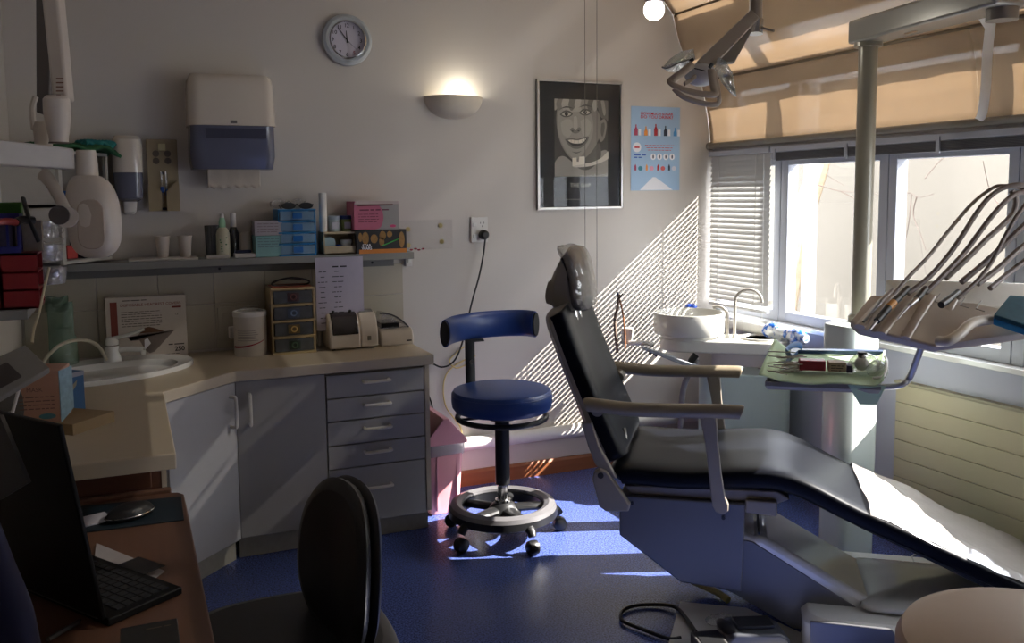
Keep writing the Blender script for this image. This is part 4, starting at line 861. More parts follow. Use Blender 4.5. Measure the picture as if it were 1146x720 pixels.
# machine 2
x0, x1 = at(425, 380, 1, -.2).x+.004, at(462.5, 380, 1, -.2).x; yf = -.215
t = thing('sealing_machine', 'low white bench machine with a clear domed lid at the right end of the worktop', 'machine', ((x0+x1)/2, -.13, CT))
MB().prism([(0, .0), (0, .035), (.02, .066), (.06, .075), (.15, .075), (.16, .0)], (x0, yf, CT), YA, ZA, x1-x0).build('body', MC, t, bev=.008)
MB().bb((x0+.006, yf+.03, CT+.075), (x0+.09, yf+.14, CT+.10)).build('tray_well', BLACK, t, bev=.004)
zc_ = CT+.074
MB().prism([(0, 0)] + [(.0+.13*s/10, .068*(1-(s/10)**2.2)) for s in range(1, 11)] , (x0+.002, yf+.03, zc_), XA, ZA, -.10).build('clear_lid', CLEAR, t)
MB().tube([Vector((x0+.002+.13*s/10, yf+.03, zc_+.068*(1-(s/10)**2.2))) for s in range(11)], .0035, 8).build('lid_rim', mat('lid rim', (60, 58, 58), .4), t)
MB().bb((x1-.035, yf-.0008, CT+.016), (x1-.012, yf+.001, CT+.022)).build('badge', INK, t)
tag(MB().tube([(x1+.0, -.12, CT+.02), (x1+.02, -.10, CT+.012), (x1+.03, -.04, CT+.006), (x1+.018, -.012, CT+.0)], .003, 6, 5).build('cable', WHITE), 'thin pale cable behind the low white machine', 'cable')
# left: mask carton, blue carton, base carton
pA = at(30, 470, 2, CT); 
def obox(name, u0, v0, u1, v1, z0, h, dep, m, label, ptxt=None):
    a, b = at(u0, v0, 2, z0), at(u1, v1, 2, z0); d = (b-a); L = d.length; d.normalize(); n = Vector((-d.y, d.x, 0))
    t = thing(name, label, 'box', ((a+b)/2+n*dep/2), math.atan2(d.y, d.x))
    MB().prism([(0, 0), (L, 0), (L, dep), (0, dep)], a, d, n, h).build('carton', m, t, bev=.0015)
    return t, a, d, n, L
t, a, d, n, L = obox('glove_box', -30, 478, 82, 488, CT, .032, .16, mat('carton tan', (148, 126, 92), .6), 'low tan carton lying under the salmon mask box on the left worktop')
t, a, d, n, L = obox('mask_box', -12, 478, 68, 473, CT+.033, .145, .13, mat('salmon carton', (176, 132, 112), .6), 'salmon and grey mask box on the left worktop, open at its blue end')
o = a-n*.0008
MB().prism([(0, .0), (L*.46, 0), (L*.5, .04), (L*.49, .08), (L*.42, .12), (0, .12)], o, d, ZA, .0006).build('grey_print', mat('grey print2', (100, 98, 94), .6), t)
w = MB(); w.text('MASK', o+d*L*.66+ZA*.095-n*.0006, d, ZA, .012)
for k in range(4): w.scrib(o+d*L*.68+ZA*(.075-.011*k)-n*.0006, d, ZA, L*.5, .006)
w.build('printing', mat('brown ink', (110, 80, 72), .6), t); MB().prism(circ(16, .022, .008), o+d*L*.82+ZA*.02, d, ZA, .0008).build('logo_oval', mat('teal print', (60, 110, 120), .5), t)
MB().prism([(0, 0), (.055, .03), (.055, .15), (0, .145)], a+d*(L+.001), (n*.8-d*.0+d*.35).normalized(), ZA, .002).build('striped_end', mat('blue stripe white', (130, 160, 176), .5, var=.35, scale=60), t)
t, a, d, n, L = obox('blue_box', 72, 466, 96, 459, CT, .125, .10, mat('blue carton', (42, 86, 130), .45, var=.1), 'small bright blue carton right of the salmon mask box')
MB().prism([(0, 0), (L, 0), (L, .014), (0, .014)], a+ZA*.111-n*.0005, d, ZA, .0006).build('pale_band', mat('pale lilac print', (140, 144, 160), .5), t)
MB().prism([(L*.2, .05), (L*.62, .085), (L*.66, .1), (L*.3, .08)], a-n*.0005, d, ZA, .0006).build('print_mark', mat('print tan', (150, 140, 120), .5), t)
#==================================================================== LEFT WALL GROUP
# small grey shelf carrying the red drawers
a = pd(-60, 350, 2.6); b = pd(32, 349, 2.75)
d = 2.62
r0 = pd(45, 345, d); zl = r0.z
t = thing('wall_shelf', 'small grey shelf on the left wall below the red drawer box', 'shelf', (LX, r0.y, zl-.03))
MB().bb((LX, r0.y-.03, zl-.028), (r0.x-.03, r0.y+.22, zl)).build('board', SHM, t, bev=.002)
RB = mat('red box', (126, 20, 26), .45); 
t = thing('red_drawer_box', 'dark red box with open compartments in its right side, on the small left shelf', 'box', (r0.x-.1, r0.y+.09, zl))
zt = pd(45, 283, d).z; y0 = r0.y; y1 = y0+.17; x1 = r0.x; x0 = x1-.22
w = MB().bb((x0, y0, zl), (x1, y0+.008, zt)).bb((x0, y1-.008, zl), (x1, y1, zt)).bb((x0, y0, zl), (x0+.008, y1, zt)).bb((x1-.10, y0, zl), (x1-.092, y1, zt))
n = 3
for k in range(n+1): w.bb((x0, y0, zl+(zt-zl-.006)*k/n), (x1, y1, zl+(zt-zl-.006)*k/n+.006))
w.build('body', RB, t)
for k in range(n): MB().lathe([(.018, 0), (.024, .035)], (x1-.04, y0+.07, zl+(zt-zl-.006)*k/n+.007)).build('clear_pot', CLEAR, t)
BB = mat('blue basket', (34, 36, 120), .4)
t = thing('blue_basket', 'small blue plastic basket on top of the red box', 'basket', (x1-.10, y0+.05, zt))
bx0, bx1, bz = x1-.19, x1-.045, zt+.001; bt = bz+.115
w = MB().bb((bx0, y0+.01, bz), (bx1, y0+.10, bz+.005)).bb((bx0-.004, y0+.004, bt-.02), (bx1+.004, y0+.009, bt)).bb((bx0-.004, y0+.101, bt-.02), (bx1+.004, y0+.106, bt)).bb((bx1, y0+.004, bt-.02), (bx1+.005, y0+.106, bt)).bb((bx0-.004, y0+.004, bt-.02), (bx0, y0+.106, bt))
for k in range(6): w.bb((bx0+.0285*k-.003*0, y0+.006, bz), (bx0+.0285*k+.007, y0+.010, bt-.01))
w.bb((bx0, y0+.006, bz), (bx1, y0+.010, bz+.02)); w.bb((bx1-.004, y0+.01, bz), (bx1, y0+.10, bt-.01))
w.build('basket', BB, t, bev=.0015)
tag(MB().box((bx0+.075, y0+.055, bz+.055), (.11, .06, .098)).build('packet', mat('dark packets', (70, 66, 90), .5, var=.5, scale=50), bev=.003), 'dark packets standing inside the small blue basket', 'packets')
g0 = pd(-30, 247, 2.75); g1 = pd(58, 226, 2.75)
zz_ = zt
w = MB().bb((LX+.01, y0+.12, zt+.001), (g1.x-.03, y0+.165, g0.z)); tag(w.build('document_stack', mat('cream papers', (150, 140, 124), .7, var=.2, scale=60)), 'stack of pale papers behind the blue basket under the green box', 'papers')
tag(MB().bb((LX+.01, y0+.11, g0.z+.001), (pd(27, 240, 2.75).x, y0+.168, g1.z)).build('green_box', mat('lime green', (56, 110, 30), .5), bev=.003), 'lime green box on the stacked papers left of the clear cups', 'box')
# clear cup stack
cx_ = pd(47, 300, 2.85)
t = thing('cup_stack', 'stack of clear ribbed plastic holders behind the red box', 'cups', (cx_.x, cx_.y, zt))
for k in range(3):
    q = pd(49+3*k, 256+6*k, 2.86)
    MB().lathe([(.05, 0), (.056, .05), (.058, .05), (.05, -.002)], (q.x-.01, q.y, pd(50, 262+26*k, 2.86).z-.01)).build('clear_cup', CLEAR, t)
w = MB()
for k in range(6):
    q = pd(60-1*k, 258+10*k, 2.8); w.tube([(q.x+.03*math.cos(R(a)), q.y, q.z+.012*math.sin(R(a))) for a in range(0, 360, 30)], .002, 6, closed=True)
w.build('coil', CLEAR, t)
# black hand mirror / lamp head
P_ = [pd(26, 222, 2.55), pd(31, 240, 2.55), pd(38, 258, 2.56), pd(43, 270, 2.57)]
t = thing('curing_lamp', 'black curved hand held shield with red handle above the blue basket', 'lamp', P_[2])
MB().tube(P_, (.006, .022), 12, 4, flat=(1, 0, .2)).build('shield', BLACK, t)
MB().tube([pd(37, 247, 2.56), pd(26, 246, 2.53), pd(18, 249, 2.50)], .012, 10, 3).build('neck', BLACK, t)
MB().tube([pd(18, 249, 2.50), pd(8, 248, 2.47), pd(-6, 249, 2.44)], .010, 10, 3).build('handle', mat('dull red', (140, 40, 34), .4), t)
# white cable to the keypad
P_ = [pd(55, 300, 2.5), pd(48, 330, 2.45), pd(44, 350, 2.4), pd(38, 368, 2.35), pd(36, 384, 2.3)]
tag(MB().tube(P_, .0038, 8, 5).build('cable', mat('pale cable', (178, 168, 140), .5)), 'pale cable dropping from the red box to the grey keypad', 'cable')
# keypad handset on bracket
kd = 2.15
k0, k1, k2, k3 = pd(28, 386, kd), pd(56, 412, kd-.02), pd(-10, 470, kd-.12), pd(-20, 425, kd-.10)
t = thing('control_handset', 'grey control handset tilted in the air at the left edge over the mask box', 'control panel', (k0+k1+k2+k3)/4)
ex = (k1-k0).normalized(); ey = (k3-k0); ey = (ey-ex*ey.dot(ex)).normalized(); W_ = (k1-k0).length; H_ = (k2-k1).length
nrm = ex.cross(ey); 
if nrm.dot(CAM-k0) < 0: th_ = .022
MB().prism([(0, 0), (W_, 0), (W_+.006, H_), (-.012, H_)], k0, ex, ey, .02).build('body', mat('handset grey', (128, 124, 118), .5), t, bev=.003)
up_ = nrm*(.0205 if nrm.dot(CAM-k0) > 0 else -.0006)
MB().prism(rrect(.02, .06, W_-.015, .13, .004), k0+up_, ex, ey, .0006).prism(rrect(.02, .15, W_-.015, .19, .004), k0+up_, ex, ey, .0006).build('display', mat('handset dark', (70, 64, 62), .4), t)
MB().cyl(pd(24, 425, 2.2), pd(14, 462, 2.2), .004).build('stalk', WHITE, t)
MB().cyl(pd(-30, 480, 2.25), pd(14, 462, 2.2), .006).build('bracket', GREYMETAL, t)

#==================================================================== X-RAY UNIT
XW = mat('xray ivory', (204, 194, 182), .35, var=.02, coat=.2); XG = mat('xray grey', (96, 90, 86), .4)
xd = 2.62
t = thing('xray_unit', 'ivory wall mounted dental x-ray unit with folding arm and rounded head', 'x-ray unit', pd(66, 180, xd))
def bar(pts, r, m, name, seg=12, sm=0, flat=None): return MB().tube(pts, r, seg, sm, flat).build(name, m, t)
a, b = pd(52, -60, xd), pd(66, 112, xd)
d_ = (b-a).normalized(); s_ = RT; s_ = (s_-d_*s_.dot(d_)).normalized()
MB().prism([(-.032, 0), (.018, 0), (.024, (b-a).length), (-.020, (b-a).length)], a, s_, d_, .05).build('front_arm', XW, t, bev=.008)
a2 = pd(46, -60, xd+.1); b2 = pd(47, 126, xd+.1); d2 = (b2-a2).normalized(); s2 = (RT-d2*RT.dot(d2)).normalized()
MB().prism([(-.018, 0), (.03, 0), (.022, (b2-a2).length), (-.018, (b2-a2).length)], a2, s2, d2, .04).build('rear_arm', XG, t, bev=.004)
w = MB(); o_x = pd(67, 88, xd-.028)
for k in range(5): w.scrib(o_x-UP*.012*k, RT, UP, .022, .008)
w.build('rating_print', mat('faded print', (120, 80, 64), .6), t)
UPn = Vector((0, 0, 1))
def vlathe(prof, p, m, name, seg=24): return MB().lathe(prof, p, seg=seg).build(name, m, t)
q = pd(66, 160, xd-.01)
vlathe([(.026, 0), (.027, .02), (.030, .03), (.037, .09), (.036, .125), (.028, .135)], Vector((q.x, q.y, q.z)), XW, 'front_knuckle')
vlathe([(.0275, .0), (.0275, .004)], Vector((q.x, q.y, pd(66, 161, xd).z)), mat('brown seam', (86, 70, 60), .5), 'seam_ring')
q2 = pd(49, 165, xd+.05)
vlathe([(.024, 0), (.026, .06), (.02, .075)], q2, XW, 'rear_knuckle'); MB().tube([pd(40, 108, xd+.08), pd(36, 122, xd+.08), pd(38, 145, xd+.07)], .009, 8, 3).build('knuckle_cover', XW, t)
# horizontal bar
a, b = pd(-40, 168, xd-.25), pd(84, 178, xd-.02); d_ = (b-a).normalized()
MB().prism([(0, -.034), ((b-a).length, -.030), ((b-a).length, .030), (0, .040)], a, d_, ZA, -.06).build('horizontal_bar', mat('xray grey white', (186, 180, 174), .35), t, bev=.005)
# yoke and head
hc = pd(104, 240, xd+.02)
MB().tube([pd(48, 194, xd+.0), pd(58, 206, xd-.02), pd(70, 228, xd-.04), pd(78, 244, xd-.045)], lambda s: (.012, .021-.006*s), 12, 5, flat=FW).build('yoke', XW, t)
MB().cyl(pd(66, 241, xd-.085), pd(70, 241, xd-.04), .027).build('joint_cap', mat('joint dark', (72, 66, 64), .4), t); MB().cyl(pd(74, 243, xd-.07), pd(78, 243, xd+.0), .030).build('joint', XW, t)
q = pd(98, 200, xd+.02)
vlathe([(.030, 0), (.031, .02), (.029, .065), (.026, .085)], Vector((q.x, q.y, q.z-.002)), XW, 'neck'); vlathe([(.032, 0), (.032, .010)], Vector((q.x, q.y, q.z-.004)), XG, 'neck_ring')
def hr(z, rx, ry, off, n=28):
    return [Vector((hc.x, hc.y, z)) + RT*(off+rx*math.copysign(abs(math.cos(a))**.75, math.cos(a))) + Vector((FW.x, FW.y, 0))*(ry*math.copysign(abs(math.sin(a))**.75, math.sin(a))) for a in [2*math.pi*k/n for k in range(n)]]
zc_ = hc.z
MB().rings([hr(zc_+.115, .03, .03, -.012), hr(zc_+.108, .042, .04, -.010), hr(zc_+.09, .058, .05, -.004), hr(zc_+.055, .070, .058, 0), hr(zc_+.0, .075, .06, .002), hr(zc_-.06, .074, .058, .004), hr(zc_-.10, .064, .05, .004), hr(zc_-.122, .045, .036, .004), hr(zc_-.130, .02, .016, .004)]).build('tube_head', XW, t, sub=1)
fcp = Vector((hc.x, hc.y, zc_-.015))+RT*.018-Vector((FW.x, FW.y, 0))*.058
MB().prism(rrect(-.040, -.085, .040, .06, .034, 8), fcp, RT, ZA, -.007).build('face_cover', mat('xray ivory light', (186, 172, 158), .2, coat=.4), t, bev=.006)

#==================================================================== DESK
DZ = .62
dc = at(205, 548, 2, DZ); de = at(236, 722, 2, DZ); DX = dc.x
DW = mat_wood('orange brown wood', (104, 72, 54), 'Y', .45)
t = thing('desk', 'brown wooden desk along the left wall below the worktop', 'desk', ((LX+DX)/2, -2.4, 0))
yd0 = dc.y-.01
MB().prism([(LX+.005, -3.45), (DX+.008, -3.45), (DX, yd0-.03), (DX-.012, yd0-.008), (DX-.035, yd0), (LX+.005, yd0)], (0, 0, DZ-.028), XA, YA, .028).build('desk_top', DW, t, bev=.004)
MB().bb((LX+.005, yd0-.004, DZ-.03), (DX-.03, yd0+.016, DZ+.012)).build('back_upstand', DW, t, bev=.005)
MB().bb((LX+.01, yd0-.05, 0), (DX-.06, yd0-.03, DZ-.028)).build('panel_leg', DW, t); MB().bb((LX+.01, -3.42, 0), (DX-.06, -3.40, DZ-.028)).build('panel_leg', DW, t)
# mouse mat
m0, m1, m2, m3 = [at(u, v, 2, DZ) for u, v in ((90, 568), (203, 557), (206, 583), (97, 597))]
MMAT = mat('teal black mat', (16, 34, 44), .6, var=.5, scale=12)
tag(MB().rings([[Vector((p_.x, p_.y, DZ+z)) for p_ in (m0, m1, m2, m3)] for z in (.0005, .0035)]).build('mouse_mat', MMAT, bev=.001), 'dark teal mouse mat at the far end of the desk', 'mouse mat')
mp = at(146, 581, 2, DZ); 
t = thing('mouse', 'black computer mouse with silver edge on the teal mat', 'mouse', (mp.x, mp.y, DZ+.0036))
ea = (at(172, 570, 2, DZ)-at(118, 586, 2, DZ)); Lm = ea.length/2; ea.normalize(); eb = Vector((-ea.y, ea.x, 0))
def mr(k, z): return [mp+Vector((0, 0, .0036+z))+ea*Lm*k*math.cos(a)+eb*.032*k*math.sin(a)*(1-.12*math.cos(2*a)) for a in [2*math.pi*j/28 for j in range(28)]]
MB().rings([mr(.93, 0), mr(1, .008), mr(.97, .015), mr(.84, .026), mr(.6, .034), mr(.2, .037)]).build('shell', mat('mouse black', (16, 16, 17), .45), t, sub=1)
MB().tube(mr(1.0, .012), .0018, 6, closed=True).build('silver_edge', CHROME, t)
MB().tube([mp+ea*Lm*k*.9+Vector((0, 0, .0036+.028-.022*k*k+.006)) for k in (-.9, -.6, -.3)], (.003, .005), 8, 3).build('scroll_wheel', STEEL, t)
p1, p2 = at(95, 580, 2, DZ), at(112, 590, 2, DZ)
tag(MB().box(((p1+p2)/2+Vector((0, 0, .006))), (.08, .07, .003), R(20)).build('note_paper', PAPER), 'small white note on the mouse mat beside the laptop screen', 'paper')
# paper sheets by the laptop
q = [at(u, v, 2, DZ+.001) for u, v in ((108, 609), (184, 640), (172, 649), (104, 640))]
tag(MB().rings([[Vector((p_.x, p_.y, DZ+z)) for p_ in q] for z in (.0004, .003)]).build('paper_pile', mat('envelope white', (172, 166, 164), .7)), 'white envelope sticking out behind the laptop keyboard', 'paper')
# laptop
LZ = DZ+.016
H1, H2, K1 = at(121, 694, 2, LZ), at(20, 652, 2, LZ), at(214, 662, 2, LZ)
eh = (H2-H1); hl = .33; eh.z = 0; eh.normalize(); ek = Vector((K1.x-H1.x, K1.y-H1.y, 0)); kl = ek.length; ek = (ek-eh*ek.dot(eh)).normalized(); kl = kl
LB = mat('laptop black', (9, 9, 10), .55, spec=.25)
t = thing('laptop', 'open black laptop on the desk with its lid back towards the camera', 'laptop', (H1.x, H1.y, DZ))
base = MB().prism([(0, 0), (kl, 0), (kl, hl), (0, hl)], Vector((H1.x, H1.y, DZ+.002)), ek, eh, (.015 if ek.cross(eh).z > 0 else -.015)).build('base', LB, t, bev=.003)
w = MB(); kz = DZ+.0172
for r_ in range(6):
    for c_ in range(14):
        o = Vector((H1.x, H1.y, kz))+ek*(.030+r_*.019)+eh*(.018+c_*.0215)
        w.box(o+ek*.008+eh*.009+ZA*.0012, (.0155, .0185, .0026), math.atan2(ek.y, ek.x))
w.build('keys', mat('key black', (34, 34, 36), .6), wsub(base, t))
w = MB().box(Vector((H1.x, H1.y, kz+.0003))+ek*(.03+6*.019+.035)+eh*.16, (.05, .09, .0006), math.atan2(ek.y, ek.x)); w.build('touchpad', mat('touchpad', (28, 28, 30), .4), wsub(base, t))
Tt = None; best = 1e9
for k in range(50, 175):   # lid height direction that meets the corner seen in the photograph
    a = R(k); v = (ek*math.cos(a)+ZA*math.sin(a))
    for L in [x/200 for x in range(30, 80)]:
        P_ = H1+v*L; dd_ = P_-CAM; z_ = dd_.dot(FW); u_ = PX+F_PX*dd_.dot(RT)/z_; v_ = PY-F_PX*dd_.dot(UP)/z_; e_ = abs(u_-71)+abs(v_-478)
        if e_ < best: best, Tt = e_, (v, L)
lv, lL = Tt
MB().prism([(0, .004), (0, hl), (lL, hl), (lL, .004)], H1+ZA*.002, lv, eh, .009).build('lid', LB, t, bev=.003)
MB().cyl(Vector((H1.x, H1.y, LZ))+eh*.03, Vector((H1.x, H1.y, LZ))+eh*(hl-.03), .006).build('hinge', mat('hinge grey', (60, 60, 62), .3), t)
# dark grey board at the far left, blue seat back, black box, strip
q = [pd(-14, 462, 1.55), pd(0, 466, 1.55), pd(31, 541, 1.52), pd(0, 560, 1.50), pd(-30, 566, 1.5)]
t = thing('document_holder', 'dark grey board leaning at the left edge in front of the laptop', 'board', (q[2].x-.05, q[2].y, DZ))
MB().rings([q, [p_+FW*.012 for p_ in q]]).build('board', mat('dark grey board', (52, 50, 48), .6), t)
MB().cyl(pd(-10, 555, 1.52), Vector((pd(-10, 555, 1.52).x, pd(-10, 555, 1.52).y, DZ)), .006).build('stand', BLACK, t)
q = [pd(-60, 560, 1.38), pd(-34, 590, 1.38), pd(-14, 640, 1.36), pd(6, 690, 1.35), pd(16, 740, 1.34)]
tag(MB().tube(q, lambda s: (.035, .04), 14, 5).build('chair_backrest', mat('navy cloth', (16, 20, 56), .8)), 'dark navy cloth chair edge in the bottom left corner', 'chair')
t = thing('pen', 'thin grey pen lying on the desk in front of the laptop', 'pen', at(70, 705, 2, DZ+.006))
MB().cyl(at(54, 716, 2, DZ+.006), at(88, 696, 2, DZ+.006), .0045).build('barrel', mat('pen grey', (74, 72, 70), .4), t); MB().cyl(at(88, 696, 2, DZ+.006), at(91, 694, 2, DZ+.006), .0045, .001).build('tip', CHROME, t)
b0, b1, b2 = at(127, 712, 2, DZ+.03), at(201, 712, 2, DZ+.03), at(145, 702, 2, DZ+.03)
t = thing('black_box', 'small black box at the near edge of the desk', 'box', ((b0.x+b1.x)/2, b0.y-.02, DZ))
MB().bb((b0.x+.01, b0.y-.12, DZ), (b1.x, b0.y+.03, DZ+.028)).build('carton', mat('box black', (20, 20, 20), .5), t, bev=.002); MB().scrib(((b0.x+b1.x)/2+.02, b0.y+.005, DZ+.0281), XA, YA, .04, .008).build('printing', mat('dull gold', (90, 80, 60), .5), t)

#==================================================================== OFFICE CHAIR
oc = pd(330, 692, 1.86); OX, OY = oc.x, oc.y
t = thing('office_chair', 'black vinyl office chair with oval backrest, facing the desk', 'chair', (OX-.0, OY, 0))
SZ = .50
def pad(path, wfn, thk, tfn, n=28, pw=2.6):
    rs = []
    for i, p_ in enumerate(path):
        f = i/(len(path)-1); w_, h_ = wfn(f), tfn(f); ax, nn = path_axes(path, i)
        rs.append([p_+ax*w_*math.copysign(abs(math.cos(a))**(2/pw), math.cos(a))+nn*h_*math.copysign(abs(math.sin(a))**(2/pw), math.sin(a)) for a in [2*math.pi*k/n for k in range(n)]])
    return rs
# seat (plan superellipse)
def se(c, rx, ry, z, pw=3, n=36, rz=0):
    o = []
    for k in range(n):
        a = 2*math.pi*k/n; x = rx*math.copysign(abs(math.cos(a))**(2/pw), math.cos(a)); y = ry*math.copysign(abs(math.sin(a))**(2/pw), math.sin(a))
        o.append(Vector((c[0]+x*math.cos(rz)-y*math.sin(rz), c[1]+x*math.sin(rz)+y*math.cos(rz), z)))
    return o
c_ = (OX-.02, OY-.02)
MB().rings([se(c_, .18, .19, SZ-.05), se(c_, .215, .215, SZ-.035), se(c_, .22, .22, SZ-.01), se(c_, .20, .20, SZ+.008), se(c_, .10, .10, SZ+.002)]).build('seat', BLACKSOFT, t, sub=1)
# backrest: oval slab, facing -x and slightly toward the camera
bt = pd(395, 537, 1.88); bb_ = pd(392, 740, 1.86)
bx_ = bt.x; n_ = Vector((-.86, -.20, .10)).normalized(); sdir = Vector((.22, -.975, 0)).normalized()
bc = (pd(384, 628, 1.86)); hz = .155; updir = Vector((.09, 0, 1)).normalized()
def bo_(k, off, kz=1): return [bc+sdir*(.165*k*math.copysign(abs(math.cos(a))**.82, math.cos(a)))*(1-.08*math.sin(a))+updir*(.175*k*math.copysign(abs(math.sin(a))**.82, math.sin(a)))-n_*off-n_*.035*(math.cos(a)**2)*-.6*k for a in [2*math.pi*j/40 for j in range(40)]]
MB().rings([bo_(.5, -.020), bo_(.88, -.024), bo_(1.0, -.010), bo_(1.0, .016)]).build('backrest', BLACKSOFT, t, sub=1)
MB().rings([bo_(1.01, .002), bo_(1.01, .022), bo_(.9, .034), bo_(.5, .040)]).build('back_shell', BLACK, t, sub=1)
MB().tube([bc-n_*.07-updir*.05, bc-n_*.08-updir*.15, Vector((OX+.2, OY, SZ-.08)), Vector((OX, OY, SZ-.075))], (.012, .03), 10, 5, flat=n_).build('back_bar', BLACK, t)
MB().cyl((OX, OY, .10), (OX, OY, SZ-.05), .025).build('gas_post', BLACK, t)
for k in range(5):
    a = R(72*k+20); e = Vector((OX+.27*math.cos(a), OY+.27*math.sin(a), .075))
    lg = MB().tube([(OX, OY, .11), e], lambda s: (.018-.006*s, .024-.008*s), 10, flat=(0, 0, 1)).build('leg', BLACK, t)
    MB().lathe([(.02, -.018), (.026, -.01), (.026, .01), (.02, .018)], e-Vector((0, 0, .049)), (math.sin(a), -math.cos(a), 0)).build('caster', BLACK, wsub(lg, t))

#==================================================================== PINK BIN
PK = mat('pink plastic', (226, 158, 164), .35, var=.02); PKL = mat('pink lid', (212, 150, 164), .35)
bA, bB = at(481, 579, 2, 0), at(521, 575, 2, 0)
bx0, bx1, by = bA.x-.0, bB.x+.0, -.335
bz = at(500, 495, 1, by-.0).z; BH = bz
t = thing('pedal_bin', 'tall pink plastic bin with peaked lid and clear liner', 'bin', ((bx0+bx1)/2, by+.11, 0))
def br(x0, x1, y0, y1, z, r=.02): return [Vector((x, y, z)) for x, y in rrect(x0, y0, x1, y1, r)]
MB().rings([br(bx0+.01, bx1-.012, by+.01, by+.22, .002), br(bx0-.012, bx1+.004, by-.008, by+.24, BH-.03)]).build('bin_body', PK, t)
MB().bb((bx0+.035, by-.0085, .02), (bx0+.040, by+.02, BH-.06)).bb((bx1-.03, by-.0055, .02), (bx1-.025, by+.02, BH-.06)).build('ridge', PKL, t)
def lz(a, b):
    r_ = br(bx0-.016, bx1+.01, by-.014, by+.246, BH-.05, .02); n = len(r_); i = int(a*n) % n; p_ = r_[i]
    return Vector((p_.x+random.uniform(-.003, .003), p_.y+random.uniform(-.003, .003), BH-.05+.05*b))
r1, r2 = br(bx0-.016, bx1+.008, by-.013, by+.246, BH-.055, .02), br(bx0-.018, bx1+.012, by-.016, by+.248, BH-.005, .02)
MB().rings([[p_+Vector((random.uniform(-.003, .003), random.uniform(-.003, .003), random.uniform(-.006, .004))) for p_ in r1], [p_+Vector((random.uniform(-.004, .004), random.uniform(-.004, .004), 0)) for p_ in [(a+b)/2 for a, b in zip(r1, r2)]], r2], cap=False).build('liner', mat_glass('liner plastic', gloss=.25, rough=.15, diff=.45, dcol=(.75, .7, .72)), t)
hw_ = (bx1-bx0)/2+.018; xc_ = (bx0+bx1)/2; LH = .115
MB().prism([(-hw_, 0), (hw_, 0), (hw_, .016), (.012, LH), (-.012, LH), (-hw_, .016)], (xc_, by-.018, BH-.008), XA, ZA, -.012).build('lid_gable', PKL, t, bev=.003); MB().prism([(-hw_, 0), (hw_, 0), (hw_, .016), (.012, LH), (-.012, LH), (-hw_, .016)], (xc_, by+.25, BH-.008), XA, ZA, .012).build('lid_gable', PKL, t, bev=.003)
for s in (-1, 1):
    MB().rings([[Vector((xc_+s*hw_, y, BH+.008)), Vector((xc_+s*(hw_-.006), y, BH+.002)), Vector((xc_+s*.012, y, BH+LH-.014)), Vector((xc_+s*.012, y, BH+LH-.008))] for y in (by-.006, by+.238)]).build('lid_flap', mat('pink lid warm', (222, 150, 150), .35), t)
MB().bb((xc_-.013, by-.015, BH+LH-.018), (xc_+.013, by+.247, BH+LH-.008)).build('lid_ridge', PKL, t, bev=.003)

#==================================================================== BLUE STOOL
sx, sy = 1.362, -.66
t = thing('dental_stool', 'royal blue round dental stool with curved backrest and steel foot ring base', 'stool', (sx, sy, 0))
sz = at(561, 437, 1, sy).z+.0; sr = (at(614, 440, 1, sy).x-at(507, 440, 1, sy).x)/2*.98
SC_ = (sx, sy, 0)
ST0 = sz-.032
MB().lathe([(sr*.93, ST0-.045), (sr*.985, ST0-.030), (sr, ST0-.005), (sr*.995, ST0+.022), (sr*.95, ST0+.036), (sr*.86, ST0+.041), (.001, ST0+.040)], SC_, seg=48).build('seat', BLUEV, t)
MB().tube([(sx+sr*.99*math.cos(a), sy+sr*.99*math.sin(a), ST0+.022) for a in [2*math.pi*k/48 for k in range(48)]], .0018, 6, closed=True).build('seam_piping', BLUEV, t)
MB().tube([(sx+sr*.88*math.cos(a), sy+sr*.88*math.sin(a), ST0-.075) for a in [2*math.pi*k/40 for k in range(40)]], .011, 10, closed=True).build('under_ring', BLACK, t)
MB().lathe([(.06, -.0), (.075, .02), (.04, .035)], (sx, sy, ST0-.085)).cyl((sx-sr*.86, sy, ST0-.072), (sx+sr*.86, sy, ST0-.072), .006).build('seat_plate', BLACK, t)
zlow = at(563, 541, 1, sy).z
MB().cyl((sx, sy, zlow), (sx, sy, ST0-.06), .030).build('post_cover', BLACK, t); MB().cyl((sx, sy, .12), (sx, sy, zlow), .022).build('gas_post', CHROME, t)
